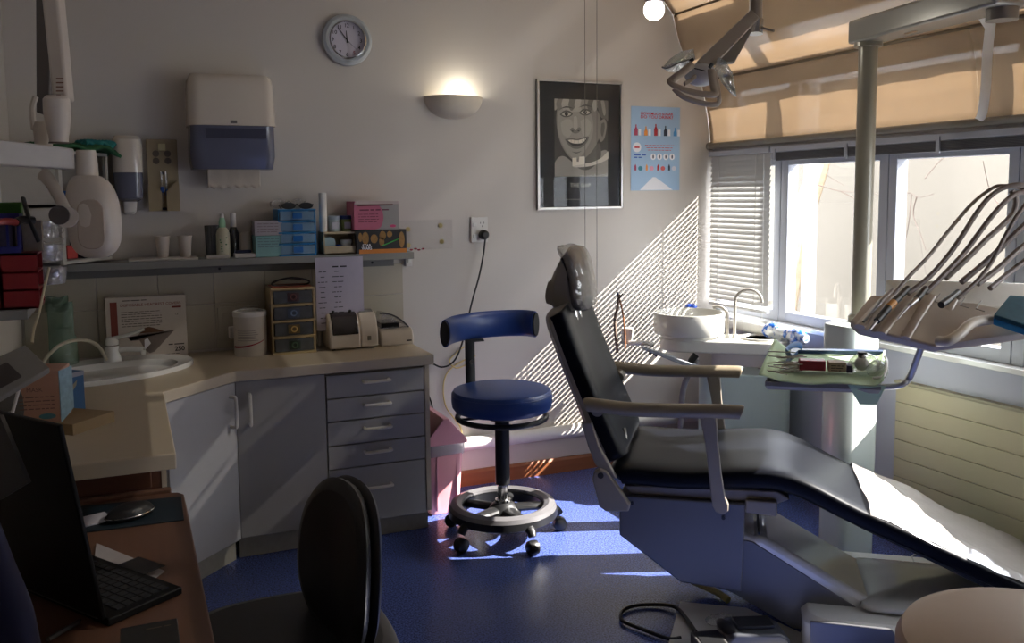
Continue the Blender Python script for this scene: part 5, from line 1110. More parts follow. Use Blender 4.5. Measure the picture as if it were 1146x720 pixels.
# ring base
zr = .135; Rr = .220
MB().lathe([(Rr-.052, zr-.006), (Rr-.050, zr+.004), (Rr-.03, zr+.012), (Rr-.006, zr+.004), (Rr, zr-.012), (Rr-.006, zr-.018), (Rr-.045, zr-.012), (Rr-.052, zr-.006)], SC_, seg=64, cap=False).build('foot_ring', mat('satin steel', (122, 120, 122), .34, .5, var=.03), t)
MB().lathe([(Rr-.056, zr-.008), (Rr-.056, zr-.05), (Rr-.03, zr-.056), (Rr+.004, zr-.04), (Rr+.002, zr-.012), (Rr-.02, zr-.014), (Rr-.056, zr-.008)], SC_, seg=64, cap=False).build('ring_skirt', BLACK, t)
MB().lathe([(.07, .07), (.075, .10), (.045, .135), (.030, .145)], SC_).build('hub', BLACK, t); MB().lathe([(.032, .145), (.032, .153), (.026, .155)], SC_).build('hub_collar', CHROME, t)
for k in range(5):
    a = R(72*k-84); d = Vector((math.cos(a), math.sin(a), 0)); e = Vector(SC_)+d*.240
    lg = MB().tube([Vector(SC_)+d*.05+ZA*.115, Vector(SC_)+d*.16+ZA*.112, Vector(SC_)+d*.22+ZA*.095, e+ZA*.072], lambda s: (.016, .030-.014*s), 12, 4, flat=(0, 0, 1)).build('leg', BLACK, t)
    tn = Vector((-d.y, d.x, 0))
    MB().lathe([(.018, -.024), (.027, -.018), (.029, -.004), (.029, .004), (.027, .018), (.018, .024)], e+ZA*.029, tn).build('caster', BLACK, wsub(lg, t))
# backrest
BP = [at(u, v, 1, y) for u, v, y in ((498, 371, sy+.0), (508, 366, sy+.09), (530, 362, sy+.15), (560, 360, sy+.16), (585, 360, sy+.13), (599, 361, sy+.07))]
BPs = [Vector((p_.x, p_.y, at(560, 362.5, 1, sy+.15).z)) for p_ in BP]
MB().tube(BPs, lambda s: (.056, .022), 16, 6, flat=(0, 0, 1)).build('backrest', BLUEV, t)
for q, q2 in ((BPs[0], BPs[1]), (BPs[-1], BPs[-2])):
    dv = (q-q2).normalized(); MB().tube([q-dv*.003, q+dv*.007], (.050, .019), 16, flat=(0, 0, 1)).build('end_cap', BLACK, t)
pb = at(528, 400, 1, sy+.15)
MB().tube([(pb.x, pb.y+.02, BPs[2].z-.02), (pb.x, pb.y+.02, ST0+.10), (pb.x, pb.y, ST0-.03), (pb.x+.03, pb.y-.06, ST0-.07), (sx, sy+.03, ST0-.075)], (.022, .005), 10, 4, flat=(1, 0, 0)).build('back_post', BLACK, t)
MB().prism([(-.03, 0), (.05, .0), (.045, .012), (-.03, .012)], (pb.x, pb.y+.0, BPs[2].z-.066), XA, ZA, .02).build('bracket', BLACK, t)
MB().lathe([(.008, 0), (.01, .01)], (pb.x+.0, pb.y+.012, pb.z-.02), NY).build('knob', CHROME, t)
#==================================================================== DENTAL CHAIR
CA = Vector((1.315, -1.502, 0)); CTH = R(-37.35); CK = .9655
cs = Vector((math.cos(CTH), math.sin(CTH), 0)); cn = Vector((-math.sin(CTH), math.cos(CTH), 0))
def LC(s, t_, z): return CA+cs*s*CK+cn*t_*CK+ZA*(.048+z*CK if z > .05 else z*1.926)
ch = thing('dental_chair', 'reclined black dental patient chair with grey shell, armrests and white base', 'dental chair', LC(.45, .33, 0), CTH)
def sprism(pts, t0, t1): return MB().rings([[LC(a, t_, b) for a, b in pts] for t_ in (t0, t1)])
def loftpad(path, tmid, halfw, th, dip=.012, pw=4.5, n=40):
    rs = []; P_ = path
    for i, (s_, z_) in enumerate(P_):
        a, b = P_[max(i-1, 0)], P_[min(i+1, len(P_)-1)]; tx, tz = b[0]-a[0], b[1]-a[1]; l_ = math.hypot(tx, tz); nx, nz = -tz/l_, tx/l_
        f = i/(len(P_)-1); hw_ = halfw(f); h_ = th(f); r_ = []
        for k in range(n):
            an = 2*math.pi*k/n; x = hw_*math.copysign(abs(math.cos(an))**(2/pw), math.cos(an)); y = h_/2*math.copysign(abs(math.sin(an))**(2/pw), math.sin(an))
            if y > 0: y -= dip*(1-(x/max(hw_, .001))**2)**1.0*(y/(h_/2))
            r_.append(LC(s_+nx*(y-h_/2), tmid+x, z_+nz*(y-h_/2)))
        rs.append(r_)
    return rs
def endround(f, e=.08, m=.55):
    q = min(f, 1-f)/e; return 1.0 if q >= 1 else m+(1-m)*math.sqrt(max(0, 1-(1-q)**2))
def pth(pts, k=6): return [(p_.x, p_.y) for p_ in spline([Vector((a, b, 0)) for a, b in pts], k)]
# seat and leg rest
sp = pth([(.045, .470), (.075, .497), (.14, .503), (.30, .500), (.50, .516), (.60, .517), (.70, .490), (.85, .415), (1.05, .328), (1.25, .240), (1.42, .168), (1.50, .132), (1.525, .118)])
MB().rings(loftpad(sp, .335, lambda f: .285*(1 if f > .10 else .86+.14*math.sqrt(max(0, 1-(1-f/.10)**2)))*(1-.14*max(0, f-.5)/.5)*endround(min(f, .999) if f > .5 else .5, .03, .8), lambda f: .085-.03*max(0, f-.5)*2, dip=.010)).build('seat_pad', NAVY, ch, sub=1)
under = [(s_-0.0, z_-.085) for s_, z_ in sp if .1 < s_ < .6]
sprism([(.10, .415), (.60, .43), (.64, .405), (.60, .385), (.12, .385)], .10, .57).build('seat_shell', CHAIRGREY, ch, bev=.006)
lr = [(s_, z_) for s_, z_ in sp if .6 < s_ < 1.45]
sprism([(s_, z_-.075) for s_, z_ in lr]+[(s_, z_-.090) for s_, z_ in reversed(lr)], .12, .55).build('leg_rest_shell', BLACK, ch)
# backrest
bp = pth([(.065, .505), (.045, .545), (-.02, .690), (-.09, .860), (-.135, .985), (-.150, 1.015)])
bp = [(s_+.055, z_+.012) for s_, z_ in bp]; bp = list(reversed(bp))
MB().rings(loftpad(bp, .34, lambda f: .275*endround(f, .16, .45), lambda f: .085*endround(f, .06, .5), dip=.028, pw=4)).build('backrest_pad', NAVY, ch, sub=1)
sh_ = pth([(-.160, 1.000), (-.155, .95), (-.10, .80), (-.04, .65), (.0, .53), (.02, .49)])
rs = []
for i, (s_, z_) in enumerate(sh_):
    f = i/(len(sh_)-1); hw_ = .27*endround(f, .18, .6)
    rs.append([LC(s_+.028+(.0 if k_ else 0)+off, .34+x, z_+.012+off*.4) for k_, (x, off) in enumerate([(-hw_, .02), (-hw_, -.018), (-hw_*.8, -.040), (hw_*.8, -.040), (hw_, -.018), (hw_, .02)])])
MB().rings(rs).build('backrest_shell', CHAIRGREY, ch, bev=.006)
# headrest
hb = [(-.045, .985), (-.050, 1.03), (-.058, 1.10), (-.072, 1.16), (-.095, 1.205), (-.108, 1.215)]
MB().rings(loftpad(list(reversed(pth(hb))), .335, lambda f: .135*endround(f, .35, .35), lambda f: .065*endround(f, .2, .45), dip=.006, pw=3)).build('headrest_pad', NAVY, ch, sub=1)
hs = pth([(-.118, 1.213), (-.150, 1.17), (-.185, 1.10), (-.200, 1.04), (-.188, 1.00), (-.150, .985)])
fr_ = pth([(-.105, 1.205), (-.115, 1.16), (-.112, 1.10), (-.104, 1.04), (-.100, 1.00), (-.10, .985)])
rs = []
for i in range(len(hs)):
    f = i/(len(hs)-1); hw_ = .125*endround(f, .35, .35); a, b = hs[i], fr_[i]
    rs.append([LC(b[0], .335-hw_, b[1]), LC(a[0]*.6+b[0]*.4, .335-hw_, a[1]*.6+b[1]*.4), LC(a[0], .335-hw_*.7, a[1]), LC(a[0], .335+hw_*.7, a[1]), LC(a[0]*.6+b[0]*.4, .335+hw_, a[1]*.6+b[1]*.4), LC(b[0], .335+hw_, b[1])])
MB().rings(rs).build('headrest_shell', CHAIRGREY, ch, bev=.008, sub=1)
MB().cyl(LC(-.10, .30, .93), LC(-.11, .30, 1.02), .012).cyl(LC(-.10, .38, .93), LC(-.11, .38, 1.02), .012).build('headrest_bar', CHROME, ch)
# armrests with supports
for t0, nm in ((-.0, 'near'), (.655, 'far')):
    ap = [LC(-.018, t0+.01, .705), LC(0.0, t0+.01, .709), LC(.05, t0+.01, .705), LC(.13, t0+.01, .700), LC(.25, t0+.01, .702), LC(.38, t0+.01, .706), LC(.468, t0+.01, .708), LC(.484, t0+.01, .706)]
    a = MB().tube(ap, lambda s: ((.023, .026) if .04 < s < .96 else (.017, .02)), 16, 5, flat=(0, 0, 1)).build('armrest', mat('armrest taupe', (132, 120, 100), .45, var=.02), ch, sub=1)
    st = [(.352, .690), (.405, .690), (.412, .60), (.424, .50), (.436, .43), (.447, .405), (.446, .385), (.430, .372), (.408, .378), (.396, .40), (.388, .46), (.372, .60)]
    t1 = t0+.0; sprism(st, t1, t1+.022).build('armrest_support', CHAIRGREY, ch, bev=.004)
    MB().cyl(LC(.382, t1-.006, .676), LC(.382, t1+.028, .676), .018).build('pivot_cap', CHAIRGREY, wsub(a, ch))
    MB().cyl(LC(.02, t0+.03 if nm == 'near' else t0-.01, .685), LC(.02, t0+.08 if nm == 'near' else t0-.08, .685), .02).build('rear_pivot', CHAIRGREY, wsub(a, ch))
# side link from backrest to seat
for t0 in (.035, .60):
    sprism([(-.035, .640), (.000, .640), (.025, .56), (.060, .50), (.085, .455), (.050, .46), (.012, .50), (-.012, .56)], t0, t0+.025).build('backrest_bracket', CHAIRGREY, ch, bev=.004)
    a = sprism([(.004, .452), (.010, .478), (.030, .490), (.052, .482), (.130, .372), (.125, .350), (.050, .345), (.028, .36)], t0-.012, t0+.02).build('hinge_bracket', CHAIRGREY, ch, bev=.005)
    MB().cyl(LC(.033, t0-.016, .468), LC(.033, t0-.006, .468), .010).build('hinge_bolt', BLACK, wsub(a, ch))
MB().cyl(LC(.075, .30, .56), LC(.095, .28, .40), .009).build('lift_rod', CHROME, ch)
# carriage and base
CG = mat('carriage and side shade grey', (98, 98, 102), .35, var=.02)
a = sprism([(.088, .385), (.088, .245), (.294, .098), (.492, .085), (.50, .385)], .08, .50).build('carriage', CG, ch, bev=.006)
for s_, z_ in ((.13, .362), (.43, .335)): MB().cyl(LC(s_, .074, z_), LC(s_, .082, z_), .006).build('screw', BLACK, wsub(a, ch))
sprism([(.60, .40), (.60, .350), (.50, .355), (.50, .40)], .08, .55).build('front_bracket', CHAIRGREY, ch, bev=.006)
arm = sprism([(.30, .12), (.46, .285), (.530, .262), (.555, .270), (.98, .045), (1.0, 0.012), (.66, .005), (.46, .07)], .11, .46).build('lift_arm', BASEGREY, ch, bev=.02)
sprism([(.32, .115), (.44, .262), (.525, .250), (.93, .032), (.90, .012), (.66, .008), (.46, .07)], .106, .112).build('shaded_side', CG, wsub(arm, ch), bev=.002)  # thin darker sheet paints the arm's near side as shaded
MB().tube([LC(.545, .12, .275), LC(.545, .44, .275)], .004, 8).build('joint_line', BLACK, wsub(arm, ch))
fo = MB().rings([[LC(a, b, z) for a, b in rrect(x0, y0, x1, y1, .06, 6)] for x0, y0, x1, y1, z in ((.68, -.02, 1.46, .60, .002), (.68, -.02, 1.46, .60, .045), (.70, .0, 1.44, .58, .060))]).build('floor_base', BASEGREY, ch, bev=.003)
MB().rings([[LC(a, b, z) for a, b in rrect(x0, y0, x1, y1, .05, 5)] for x0, y0, x1, y1, z in ((.84, .04, 1.4, .50, .055), (.86, .06, 1.36, .48, .085), (.92, .12, 1.28, .42, .10))]).build('base_hump', BASEGREY, ch, sub=1)
sprism([(.70, .0), (.70, .062), (.94, .062), (.99, .0)], -.03, -.02).build('shaded_foot_side', CG, ch, bev=.004)  # darker sheet puts shade into the colour of the foot's near face
w = MB().tube([LC(a, b, .0615) for a, b in rrect(1.10, .40, 1.30, .60, .03, 5)], .0025, 6, closed=True).tube([LC(1.14, .45, .0615), LC(1.20, .52, .0615), LC(1.24, .55, .0615)], (.008, .002), 8, 3).tube([LC(1.18, .43, .0615), LC(1.24, .49, .0615), LC(1.27, .53, .0615)], (.006, .002), 8, 3)
w.build('pedal_outline', mat('outline grey', (150, 152, 150), .4), wsub(fo, ch))
# plastic covers
def leg_cover(a, b):
    k = [p_ for p_ in sp if p_[0] > .86]; f = a*(len(k)-1); i = min(int(f), len(k)-2); u = f-i; s_ = k[i][0]*(1-u)+k[i+1][0]*u; z_ = k[i][1]*(1-u)+k[i+1][1]*u
    t_ = .335+(b-.5)*2*.276*(1-.14*max(0, (s_-.9)/.65)); wr = .006*math.sin(a*18+b*7+2*math.sin(b*5))+.003*math.sin(a*31-b*19)
    edge = max(0, abs(b-.5)*2-.88)/.12
    return LC(s_, t_, z_+.003+.004+wr-edge*.022)
lc_ = MB().grid(leg_cover, 60, 30).build('leg_rest_cover', mat_glass('clear vinyl sheet', gloss=.40, rough=.28, diff=.40, dcol=(.50, .45, .42), bump=.5)); tag(lc_, 'crinkled clear plastic sheet over the foot end of the dental chair', 'plastic sheet')
def hr_(k, f0, f1, z): return None
w = MB(); rs = []
for i in range(15):
    f = i/14; s_, z_ = pth(hb, 3)[min(15, i)] if i < 16 else (0, 0)
    hw_ = .145*endround(f, .32, .38); r_ = []
    for j in range(24):
        a = 2*math.pi*j/24; x = hw_*math.cos(a); y = .055*math.sin(a)*endround(f, .25, .3)
        r_.append(LC(s_-.028-y*.85+random.uniform(-.0015, .0015), .335+x+random.uniform(-.0015, .0015), z_+.004*math.sin(a*3+i)))
    rs.append(r_)
w.rings(rs, cap=False); tag(w.build('headrest_cover', mat_glass('crinkled clear wrap', gloss=.16, rough=.12, diff=.22, dcol=(.75, .70, .62), bump=.9)), 'crinkled clear plastic bag wrapped over the chair headrest', 'plastic cover')

#==================================================================== CUSPIDOR UNIT
UW = mat('unit white', (196, 194, 186), .3, var=.01, coat=.2)
du_, dn_ = Vector((.795, -.607, 0)), Vector((.607, .795, 0)); UO = Vector((2.355, -.467, 0))+dn_*.12   # unit stands parallel to the chair, in the window corner
def ua(u, v, b):   # pixel -> (a, z) on the unit's vertical plane at offset b
    r = ray(u, v); t_ = ((UO-CAM).dot(dn_)+b)/r.dot(dn_); P = CAM+r*t_; return (P-UO).dot(du_), P.z
def UWp(a, b, z): return UO+du_*a+dn_*b+ZA*z
def up_(u, v, b): a, z = ua(u, v, b); return UWp(a, b, z)
cl, cr2 = ua(781, 480, -.12)[0], ua(884, 480, -.12)[0]; zt0 = ua(800, 420, -.12)[1]
cu = thing('cuspidor_unit', 'white dental spittoon unit with round bowl, two bent spouts and green tinged cabinet', 'spittoon', UWp((cl+cr2)/2, 0, 0))
UG = mat('unit pale green grey', (176, 190, 184), .3, var=.02)
MB().rings([[UWp(x, y, z) for x, y in rrect(cl, -.12, cr2, .09, .05, 6)] for z in (.0, zt0-.01, zt0+.005)]).build('cabinet', UG, cu, bev=.006)
tx0, tx1 = ua(738, 385, -.05)[0], ua(886, 385, -.05)[0]; ztb, ztt = ua(820, 397, -.15)[1], ua(820, 383, -.15)[1]
MB().rings([[UWp(x, y, z) for x, y in rrect(tx0, -.15, tx1, .10, .124, 10)] for z in (ztb, ztt)]).build('tray_top', UW, cu, bev=.008)
tc_ = UWp(tx1-.13, -.025, ztt)
MB().lathe([(.10, .0), (.098, .010), (.090, .010), (.086, .0)], tc_, seg=40).build('tray_rim', UW, cu)
bxc = ua(771, 365, -.02)[0]; br_ = (ua(812, 365, -.02)[0]-ua(731, 365, -.02)[0])/2*.98
BZ0 = ztt+.018; BZ1 = ua(771, 352, -.02-br_*.0)[1]+.012; bc_ = UWp(bxc, -.02, 0)
MB().lathe([(br_*.80, BZ0-.018), (br_*.80, BZ0), (br_*.97, BZ0), (br_, BZ0+.008), (br_, BZ1-.006), (br_*.985, BZ1), (br_*.94, BZ1), (br_*.88, BZ1-.02), (br_*.6, BZ1-.05), (.02, BZ1-.06)], bc_, seg=56).build('bowl', UW, cu)
for (u0, u1, v0, tg, nm) in ((822, 853, 324, 0, 'tall_spout'), (814, 792, 343, 0, 'short_spout')):
    a0 = ua(u0, 375, -.03)[0]; at_, zt_ = ua((u0+u1)/2, v0, -.03); a1 = ua(u1, v0+10, -.03)[0]; rr_ = abs(a1-a0)/2
    P_ = [UWp(a0, -.03, ztt), UWp(a0, -.03, (ztt+zt_-rr_)/2), UWp(a0, -.03, zt_-rr_)]+[UWp(a0+(a1-a0)/2*(1-math.cos(R(a))), -.03, zt_-rr_+rr_*math.sin(R(a))) for a in range(20, 181 if u1 > u0 else 130, 20)]
    MB().tube(P_, .0068, 12).build(nm, mat('spout enamel', (176, 170, 160), .25, .3), cu); MB().lathe([(.012, 0), (.011, .015), (.008, .02)], UWp(a0, -.03, ztt)).build('spout_collar', UW, cu)
MB().lathe([(.012, BZ0-.0), (.012, BZ1-.02), (.03, BZ1-.01), (.03, BZ1+.004), (.018, BZ1+.014)], UWp(bxc+.0, br_+.01, 0)).build('blue_knob', mat('blue cap', (30, 70, 170), .35), cu); MB().prism([(-.02, 0), (.02, 0), (.02, .14), (-.02, .14)], UWp(bxc, .05, BZ0-.012), du_, dn_, .012).build('knob_bracket', UW, cu)
# suction holder arm
p0_, p1_ = up_(792, 416, -.13), up_(718, 388, -.20)
MB().prism([(0, -.012), ((p1_-p0_).length, -.008), ((p1_-p0_).length, .008), (0, .016)], p0_, (p1_-p0_).normalized(), ZA, -.04).build('holder_arm', mat('holder grey', (136, 140, 144), .35), cu, bev=.004)
P_ = [up_(780, 402, -.13), up_(770, 420, -.14), up_(764, 440, -.14), up_(762, 470, -.13), up_(762, 500, -.12), up_(763, 530, -.12)]
MB().tube(P_, .014, 12, 5).build('suction_hose', mat('hose grey', (112, 110, 112), .5), cu)
MB().tube([up_(779, 397, -.15), up_(772, 408, -.16), up_(776, 418, -.15)], .016, 10, 3).build('valve', BLACK, cu)
MB().cyl(up_(728, 393, -.205), up_(735, 399, -.205), .004).ball(up_(728, 395, -.205), .009, 8).build('arm_knob', BLACK, cu)
q = up_(700, 376, -.20)
ho = thing('instrument_holder', 'cream holder with suction tips standing behind the chair backrest', 'holder', (q.x, q.y, q.z-.05))
MB().prism([(-.02, -.04), (.028, -.04), (.036, .035), (-.02, .035)], q, du_, ZA, -.05).build('holder_body', UW, ho, bev=.004)
MB().tube([up_(703, 384, -.2), up_(720, 384, -.2), up_(732, 386, -.2)], (.008, .012), 10, 3).build('clear_bracket', WHITE, ho)
MB().tube([up_(691, 395, -.21), up_(688, 360, -.21), up_(691, 345, -.21), up_(693, 330, -.21)], .007, 10, 5).build('suction_tip', mat('taupe tube', (122, 104, 92), .4), ho)
MB().tube([up_(691, 328, -.21), up_(696, 345, -.21), up_(699, 370, -.215), up_(700, 390, -.215)], .004, 8, 5).build('saliva_hose', mat('brown tube', (140, 92, 60), .4), ho)
MB().tube([up_(697, 329, -.21), up_(693, 334, -.21)], (.008, .004), 8).build('tip_end', BLACK, ho); MB().tube([up_(691, 327, -.21), up_(692, 332, -.21)], .005, 8).build('blue_tip', mat('tip blue', (40, 60, 90), .4), ho)
# wrapped tube on sill
a, b = at(800, 360, 0, 2.77), at(862, 370, 0, 2.77)
tt = thing('wrapped_tube', 'white tube wrapped in blue and white plastic, fixed just below the window sill', 'tube', (a+b)/2)
e = b-a; MB().cyl(a-e*.0, b, .026).build('tube', WHITEGLOSS, tt); MB().cyl(a-e*.06, a, .028).build('blue_end', mat('wrap blue', (30, 90, 200), .35), tt)
for f in (.15, .85): c__ = a+e*f; MB().bb((c__.x, c__.y-.01, c__.z-.004), (WX, c__.y+.01, c__.z+.004)).build('wall_clip', WHITE, tt)
rs = []
for i in range(16):
    f = i/15; c__ = b+e*(-.05+.62*f)+ZA*(-.012*f); r0_ = .032*(1+.25*math.sin(f*9))*(1 if f < .9 else .55)
    u_ = e.normalized(); n1 = u_.cross(ZA).normalized(); n2 = u_.cross(n1)
    rs.append([c__+n1*r0_*math.cos(2*math.pi*k/18)*(1+random.uniform(-.12, .12))+n2*r0_*math.sin(2*math.pi*k/18)*(1+random.uniform(-.12, .12)) for k in range(18)])
wm = mat('blue white wrap', (90, 150, 220), .2, coat=.5, scale=22); nt = wm.node_tree
mx = [n for n in nt.nodes if n.type == 'MIX'][0]; nz = [n for n in nt.nodes if n.type == 'TEX_NOISE'][0]; crr = nt.nodes.new('ShaderNodeValToRGB'); crr.color_ramp.elements[0].position = .46; crr.color_ramp.elements[1].position = .54
crr.color_ramp.elements[0].color = (*lin((30, 100, 200)), 1); crr.color_ramp.elements[1].color = (*lin((225, 232, 240)), 1); nt.links.new(nz.outputs['Fac'], crr.inputs[0]); nt.links.new(crr.outputs[0], nt.nodes['Principled BSDF'].inputs['Base Color'])
MB().rings(rs).build('wrapping', wm, tt)

#==================================================================== EQUIPMENT COLUMN, POLE AND OVERHEAD ARM
cb = at(938, 633, 2, 0); ce = at(1004, 633, 2, 0); cx0, cx1, cyy = cb.x, ce.x, cb.y-.02
zc0 = at(960, 366, 1, cyy).z
CX = (cx0+cx1)/2
ec = thing('equipment_column', 'tall white rounded equipment column carrying the lamp pole behind the chair', 'column', (CX, cyy+.1, 0))
MB().rings([[Vector((x, y, z)) for x, y in rrect(cx0, cyy, cx1-.03, cyy+.15, .04, 6)] for z in (.0, zc0-.01, zc0)]).build('column_body', mat('column pale white', (204, 214, 208), .25, var=.01, coat=.3), ec, bev=.005)
pb_ = at(963, 350, 1, cyy+.10); pt_ = at(971, 48, 1, cyy+.10); PXc = pb_.x
PM = mat('pole grey beige', (148, 142, 126), .3, .1, var=.02)
MB().lathe([(.045, 0), (.045, .02), (.036, .03)], (PXc, cyy+.10, zc0)).build('pole_collar', PM, ec)
MB().cyl((PXc, cyy+.10, zc0), (PXc, cyy+.10, pt_.z), .034, seg=32).build('pole', PM, ec)
# overhead arm from the pole top back toward the room
E0 = Vector((PXc, cyy+.10, pt_.z+.035))
tip = at(1122, 4, 2, E0.z-.02); tip.z = E0.z
oa = thing('overhead_arm', 'heavy grey box arm pivoting on the pole top toward the upper right', 'arm', E0)
dv = tip-E0; dv.z = 0; dv.normalize(); sv = Vector((-dv.y, dv.x, 0)); L_ = (Vector((tip.x, tip.y, 0))-Vector((E0.x, E0.y, 0))).length
MB().prism([(-.05, -.055), (L_+.05, -.075), (L_+.05, .075), (-.05, .055)], E0-ZA*.035, dv, sv, .085).build('arm_box', mat('arm grey', (150, 148, 140), .22, .2, var=.02), oa, bev=.01)
MB().cyl(E0-ZA*.05, E0-ZA*.03, .05).build('lower_collar', PM, oa)
MB().cyl(tip+ZA*.0-ZA*.07, tip+ZA*.02, .045).build('end_joint', CHAIRGREY, oa)
MB().prism(circ(20, .032, .012), E0+dv*L_*.36-ZA*.0352, dv, sv, -.001).build('glint_disc', CHROME, oa)  # chrome disc added as the bright reflection on the arm's underside

#==================================================================== OPERATING LAMP
ld = 2.75
lp = thing('operating_lamp', 'dental operating lamp with triangular handles on a folding arm, upper right', 'lamp', pd(790, 70, ld))
LM = mat('lamp taupe', (158, 144, 128), .3, var=.02); LT = mat_glass('lamp shield', tint=(.95, .97, .9), gloss=.25, rough=.05, diff=.25, dcol=(.8, .85, .85))
MB().cyl(pd(846, -60, ld+.05), pd(846, 36, ld+.05), .020).build('drop_post', LM, lp)
MB().cyl(pd(846, 22, ld+.05), pd(845, 38, ld+.05), .024).build('joint_collar', CHROME, lp)
MB().cyl(pd(852, 31, ld+.03), pd(866, 34.5, ld), .0035).build('lock_lever', LM, lp)
a, b = pd(845, 14, ld), pd(786, 74, ld-.05); dd_ = (b-a).normalized(); ss_ = (RT*.72+UP*-.69); ss_ = (ss_-dd_*ss_.dot(dd_)).normalized()
MB().prism([(-.016, 0), (.022, 0), (.026, (b-a).length), (-.022, (b-a).length)], a, ss_, dd_, .03).build('upper_arm', LM, lp, bev=.005)
a2_, b2_ = pd(840, 32, ld+.03), pd(800, 70, ld); d3 = (b2_-a2_).normalized(); s3 = (ss_-d3*ss_.dot(d3)).normalized()
MB().prism([(-.006, 0), (.008, 0), (.042, (b2_-a2_).length*.7), (.0, (b2_-a2_).length)], a2_, s3, d3, .02).build('lower_arm', mat('lamp shade grey', (120, 112, 100), .4), lp, bev=.003)
hc_ = pd(786, 82, ld-.05)
def ld_(u, v, d=0): return pd(u, v, ld-.05+d)
MB().ellip(hc_+FW*.02, (RT*.050, UP*.036, FW*.035)).build('head', mat('lamp head white', (196, 192, 186), .2, coat=.4), lp)
for k in range(3): pass
MB().tube([ld_(776, 66, -.03), ld_(772, 69, -.03)], (.003, .006), 6).tube([ld_(797, 71, -.03), ld_(794, 76, -.03)], (.003, .006), 6).build('vent_slot', BLACK, lp)
MB().scrib(ld_(783, 78, -.045), (RT-UP*.25).normalized(), UP, .035, .008).build('printing', INK, lp)
# reflector wings
def wing(pts, m, name, bulge):
    c = sum((Vector(p_) for p_ in pts), Vector())/len(pts)+FW*bulge; w = MB(); vs = [w.bm.verts.new(p_) for p_ in pts]; cv = w.bm.verts.new(c)
    for i in range(len(vs)): w.bm.faces.new((vs[i], vs[(i+1) % len(vs)], cv))
    return w.build(name, m, lp, solid=.003)
wing([ld_(741, 76), ld_(750, 66), ld_(762, 58), ld_(776, 55), ld_(778, 66), ld_(770, 72), ld_(757, 80, .03), ld_(748, 80, .02)], LT, 'left_wing', -.03)
wing([ld_(800, 76), ld_(804, 64), ld_(812, 68), ld_(820, 82, .02), ld_(824, 108, .02), ld_(817, 103), ld_(808, 92)], LT, 'right_wing', .03)
MB().tube([ld_(741, 75, -.01), ld_(748, 76, -.02), ld_(760, 70, -.02), ld_(774, 66, -.02)], .0028, 8, 4).build('wing_edge', GREYMETAL, lp)
# triangular handle loops
def hloop(pts, r, name): return MB().tube([ld_(*p_) for p_ in pts], r, 12, 5, closed=False, flat=FW).build(name, LM, lp)
hloop([(775, 72, -.05), (765, 80, -.07), (752, 90, -.085), (751, 93, -.09), (760, 98, -.09), (775, 103, -.085), (792, 106, -.08), (800, 105, -.07), (799, 98, -.06), (797, 88, -.05), (796, 78, -.045)], (.006, .012), 'handle_loop')
hloop([(754, 99, -.07), (764, 108, -.06), (780, 114, -.05), (795, 117, -.045), (804, 115, -.04), (804, 104, -.04), (801, 88, -.03), (799, 80, -.03)], (.005, .008), 'rear_loop')
MB().tube([ld_(766, 94, -.05), ld_(773, 90, -.03), ld_(780, 84, 0)], (.004, .007), 8).build('strut', LM, lp)

#==================================================================== GLOBE BULB
gd = 3.45; g = pd(732, 11, gd)
gl = thing('ceiling_globe', 'glowing round white globe bulb hanging at the top of the back wall', 'lamp', g)
MB().ball(g, .040, 28).build('globe', mat_emit('globe glow', (255, 250, 238), 7), gl)
MB().lathe([(.034, .028), (.038, .045), (.030, .06), (.022, .09)], g).cyl(g+ZA*.08, Vector((g.x, g.y, 2.75)), .008).build('socket', mat('socket grey', (110, 104, 110), .4), gl)
l = bpy.data.lights.new('globe_light', 'POINT'); l.energy = 3; l.color = (1, .93, .82); l.shadow_soft_size = .05
lo = bpy.data.objects.new('globe_light', l); COL.objects.link(lo); lo.location = g-ZA*.06

#==================================================================== DELIVERY HEAD
dd0 = 2.55
DU = mat('delivery taupe white', (192, 178, 162), .4, var=.02)
dl = thing('delivery_unit', 'beige instrument delivery head with a row of hoses arching over it, right edge', 'delivery unit', pd(1060, 380, dd0))
def D(u, v, d=0): return pd(u, v, dd0+d)
# rear body (higher, further back)
top = [D(990, 312, .22), D(1165, 316, .10), D(1165, 352, .0), D(1010, 330, .10)]
bot = [p_-ZA*.045 for p_ in top]
MB().rings([top, bot]).build('rear_body', mat('delivery white', (206, 200, 188), .35), dl, bev=.01)
# front sloping body with holsters
T = [D(986, 328, .08), D(1052, 336, .03), D(1146, 352, -.02), D(1160, 372, -.06)]
top = [D(975, 330, .10), D(1090, 338, .02), D(1150, 352, -.02), D(1152, 372, -.12), D(1096, 378, -.12), D(1046, 387, -.10), D(1010, 378, -.06), D(962, 367, -.02), D(952, 358, .02)]
bot = [p_-ZA*.022+FW*.01 for p_ in top]
MB().rings([top, bot]).build('front_body', DU, dl, bev=.006)
for (u0, v0, u1, v1) in ((1000, 328, 962, 366), (1022, 331, 985, 374), (1042, 333, 1012, 379), (1066, 337, 1042, 386)):
    MB().tube([D(u0, v0, .05)+ZA*.004, D((u0+u1)/2, (v0+v1)/2, .0)+ZA*.006, D(u1, v1, -.06)+ZA*.0], (.008, .016), 12, 4, flat=(0, 0, 1)).build('holster_ridge', DU, dl)
MB().tube([D(1108, 358, -.10), D(1088, 362, -.13), D(1074, 374, -.16), D(1060, 382, -.17), D(1050, 382, -.15)], .014, 14, 5).build('handle', mat('handle beige', (196, 184, 166), .35), dl)
q = [D(1112, 352, -.13), D(1130, 330, -.06), D(1172, 334, -.08), D(1160, 368, -.17)]
TQ = mat('teal pad', (24, 78, 92), .5, var=.3, scale=60)
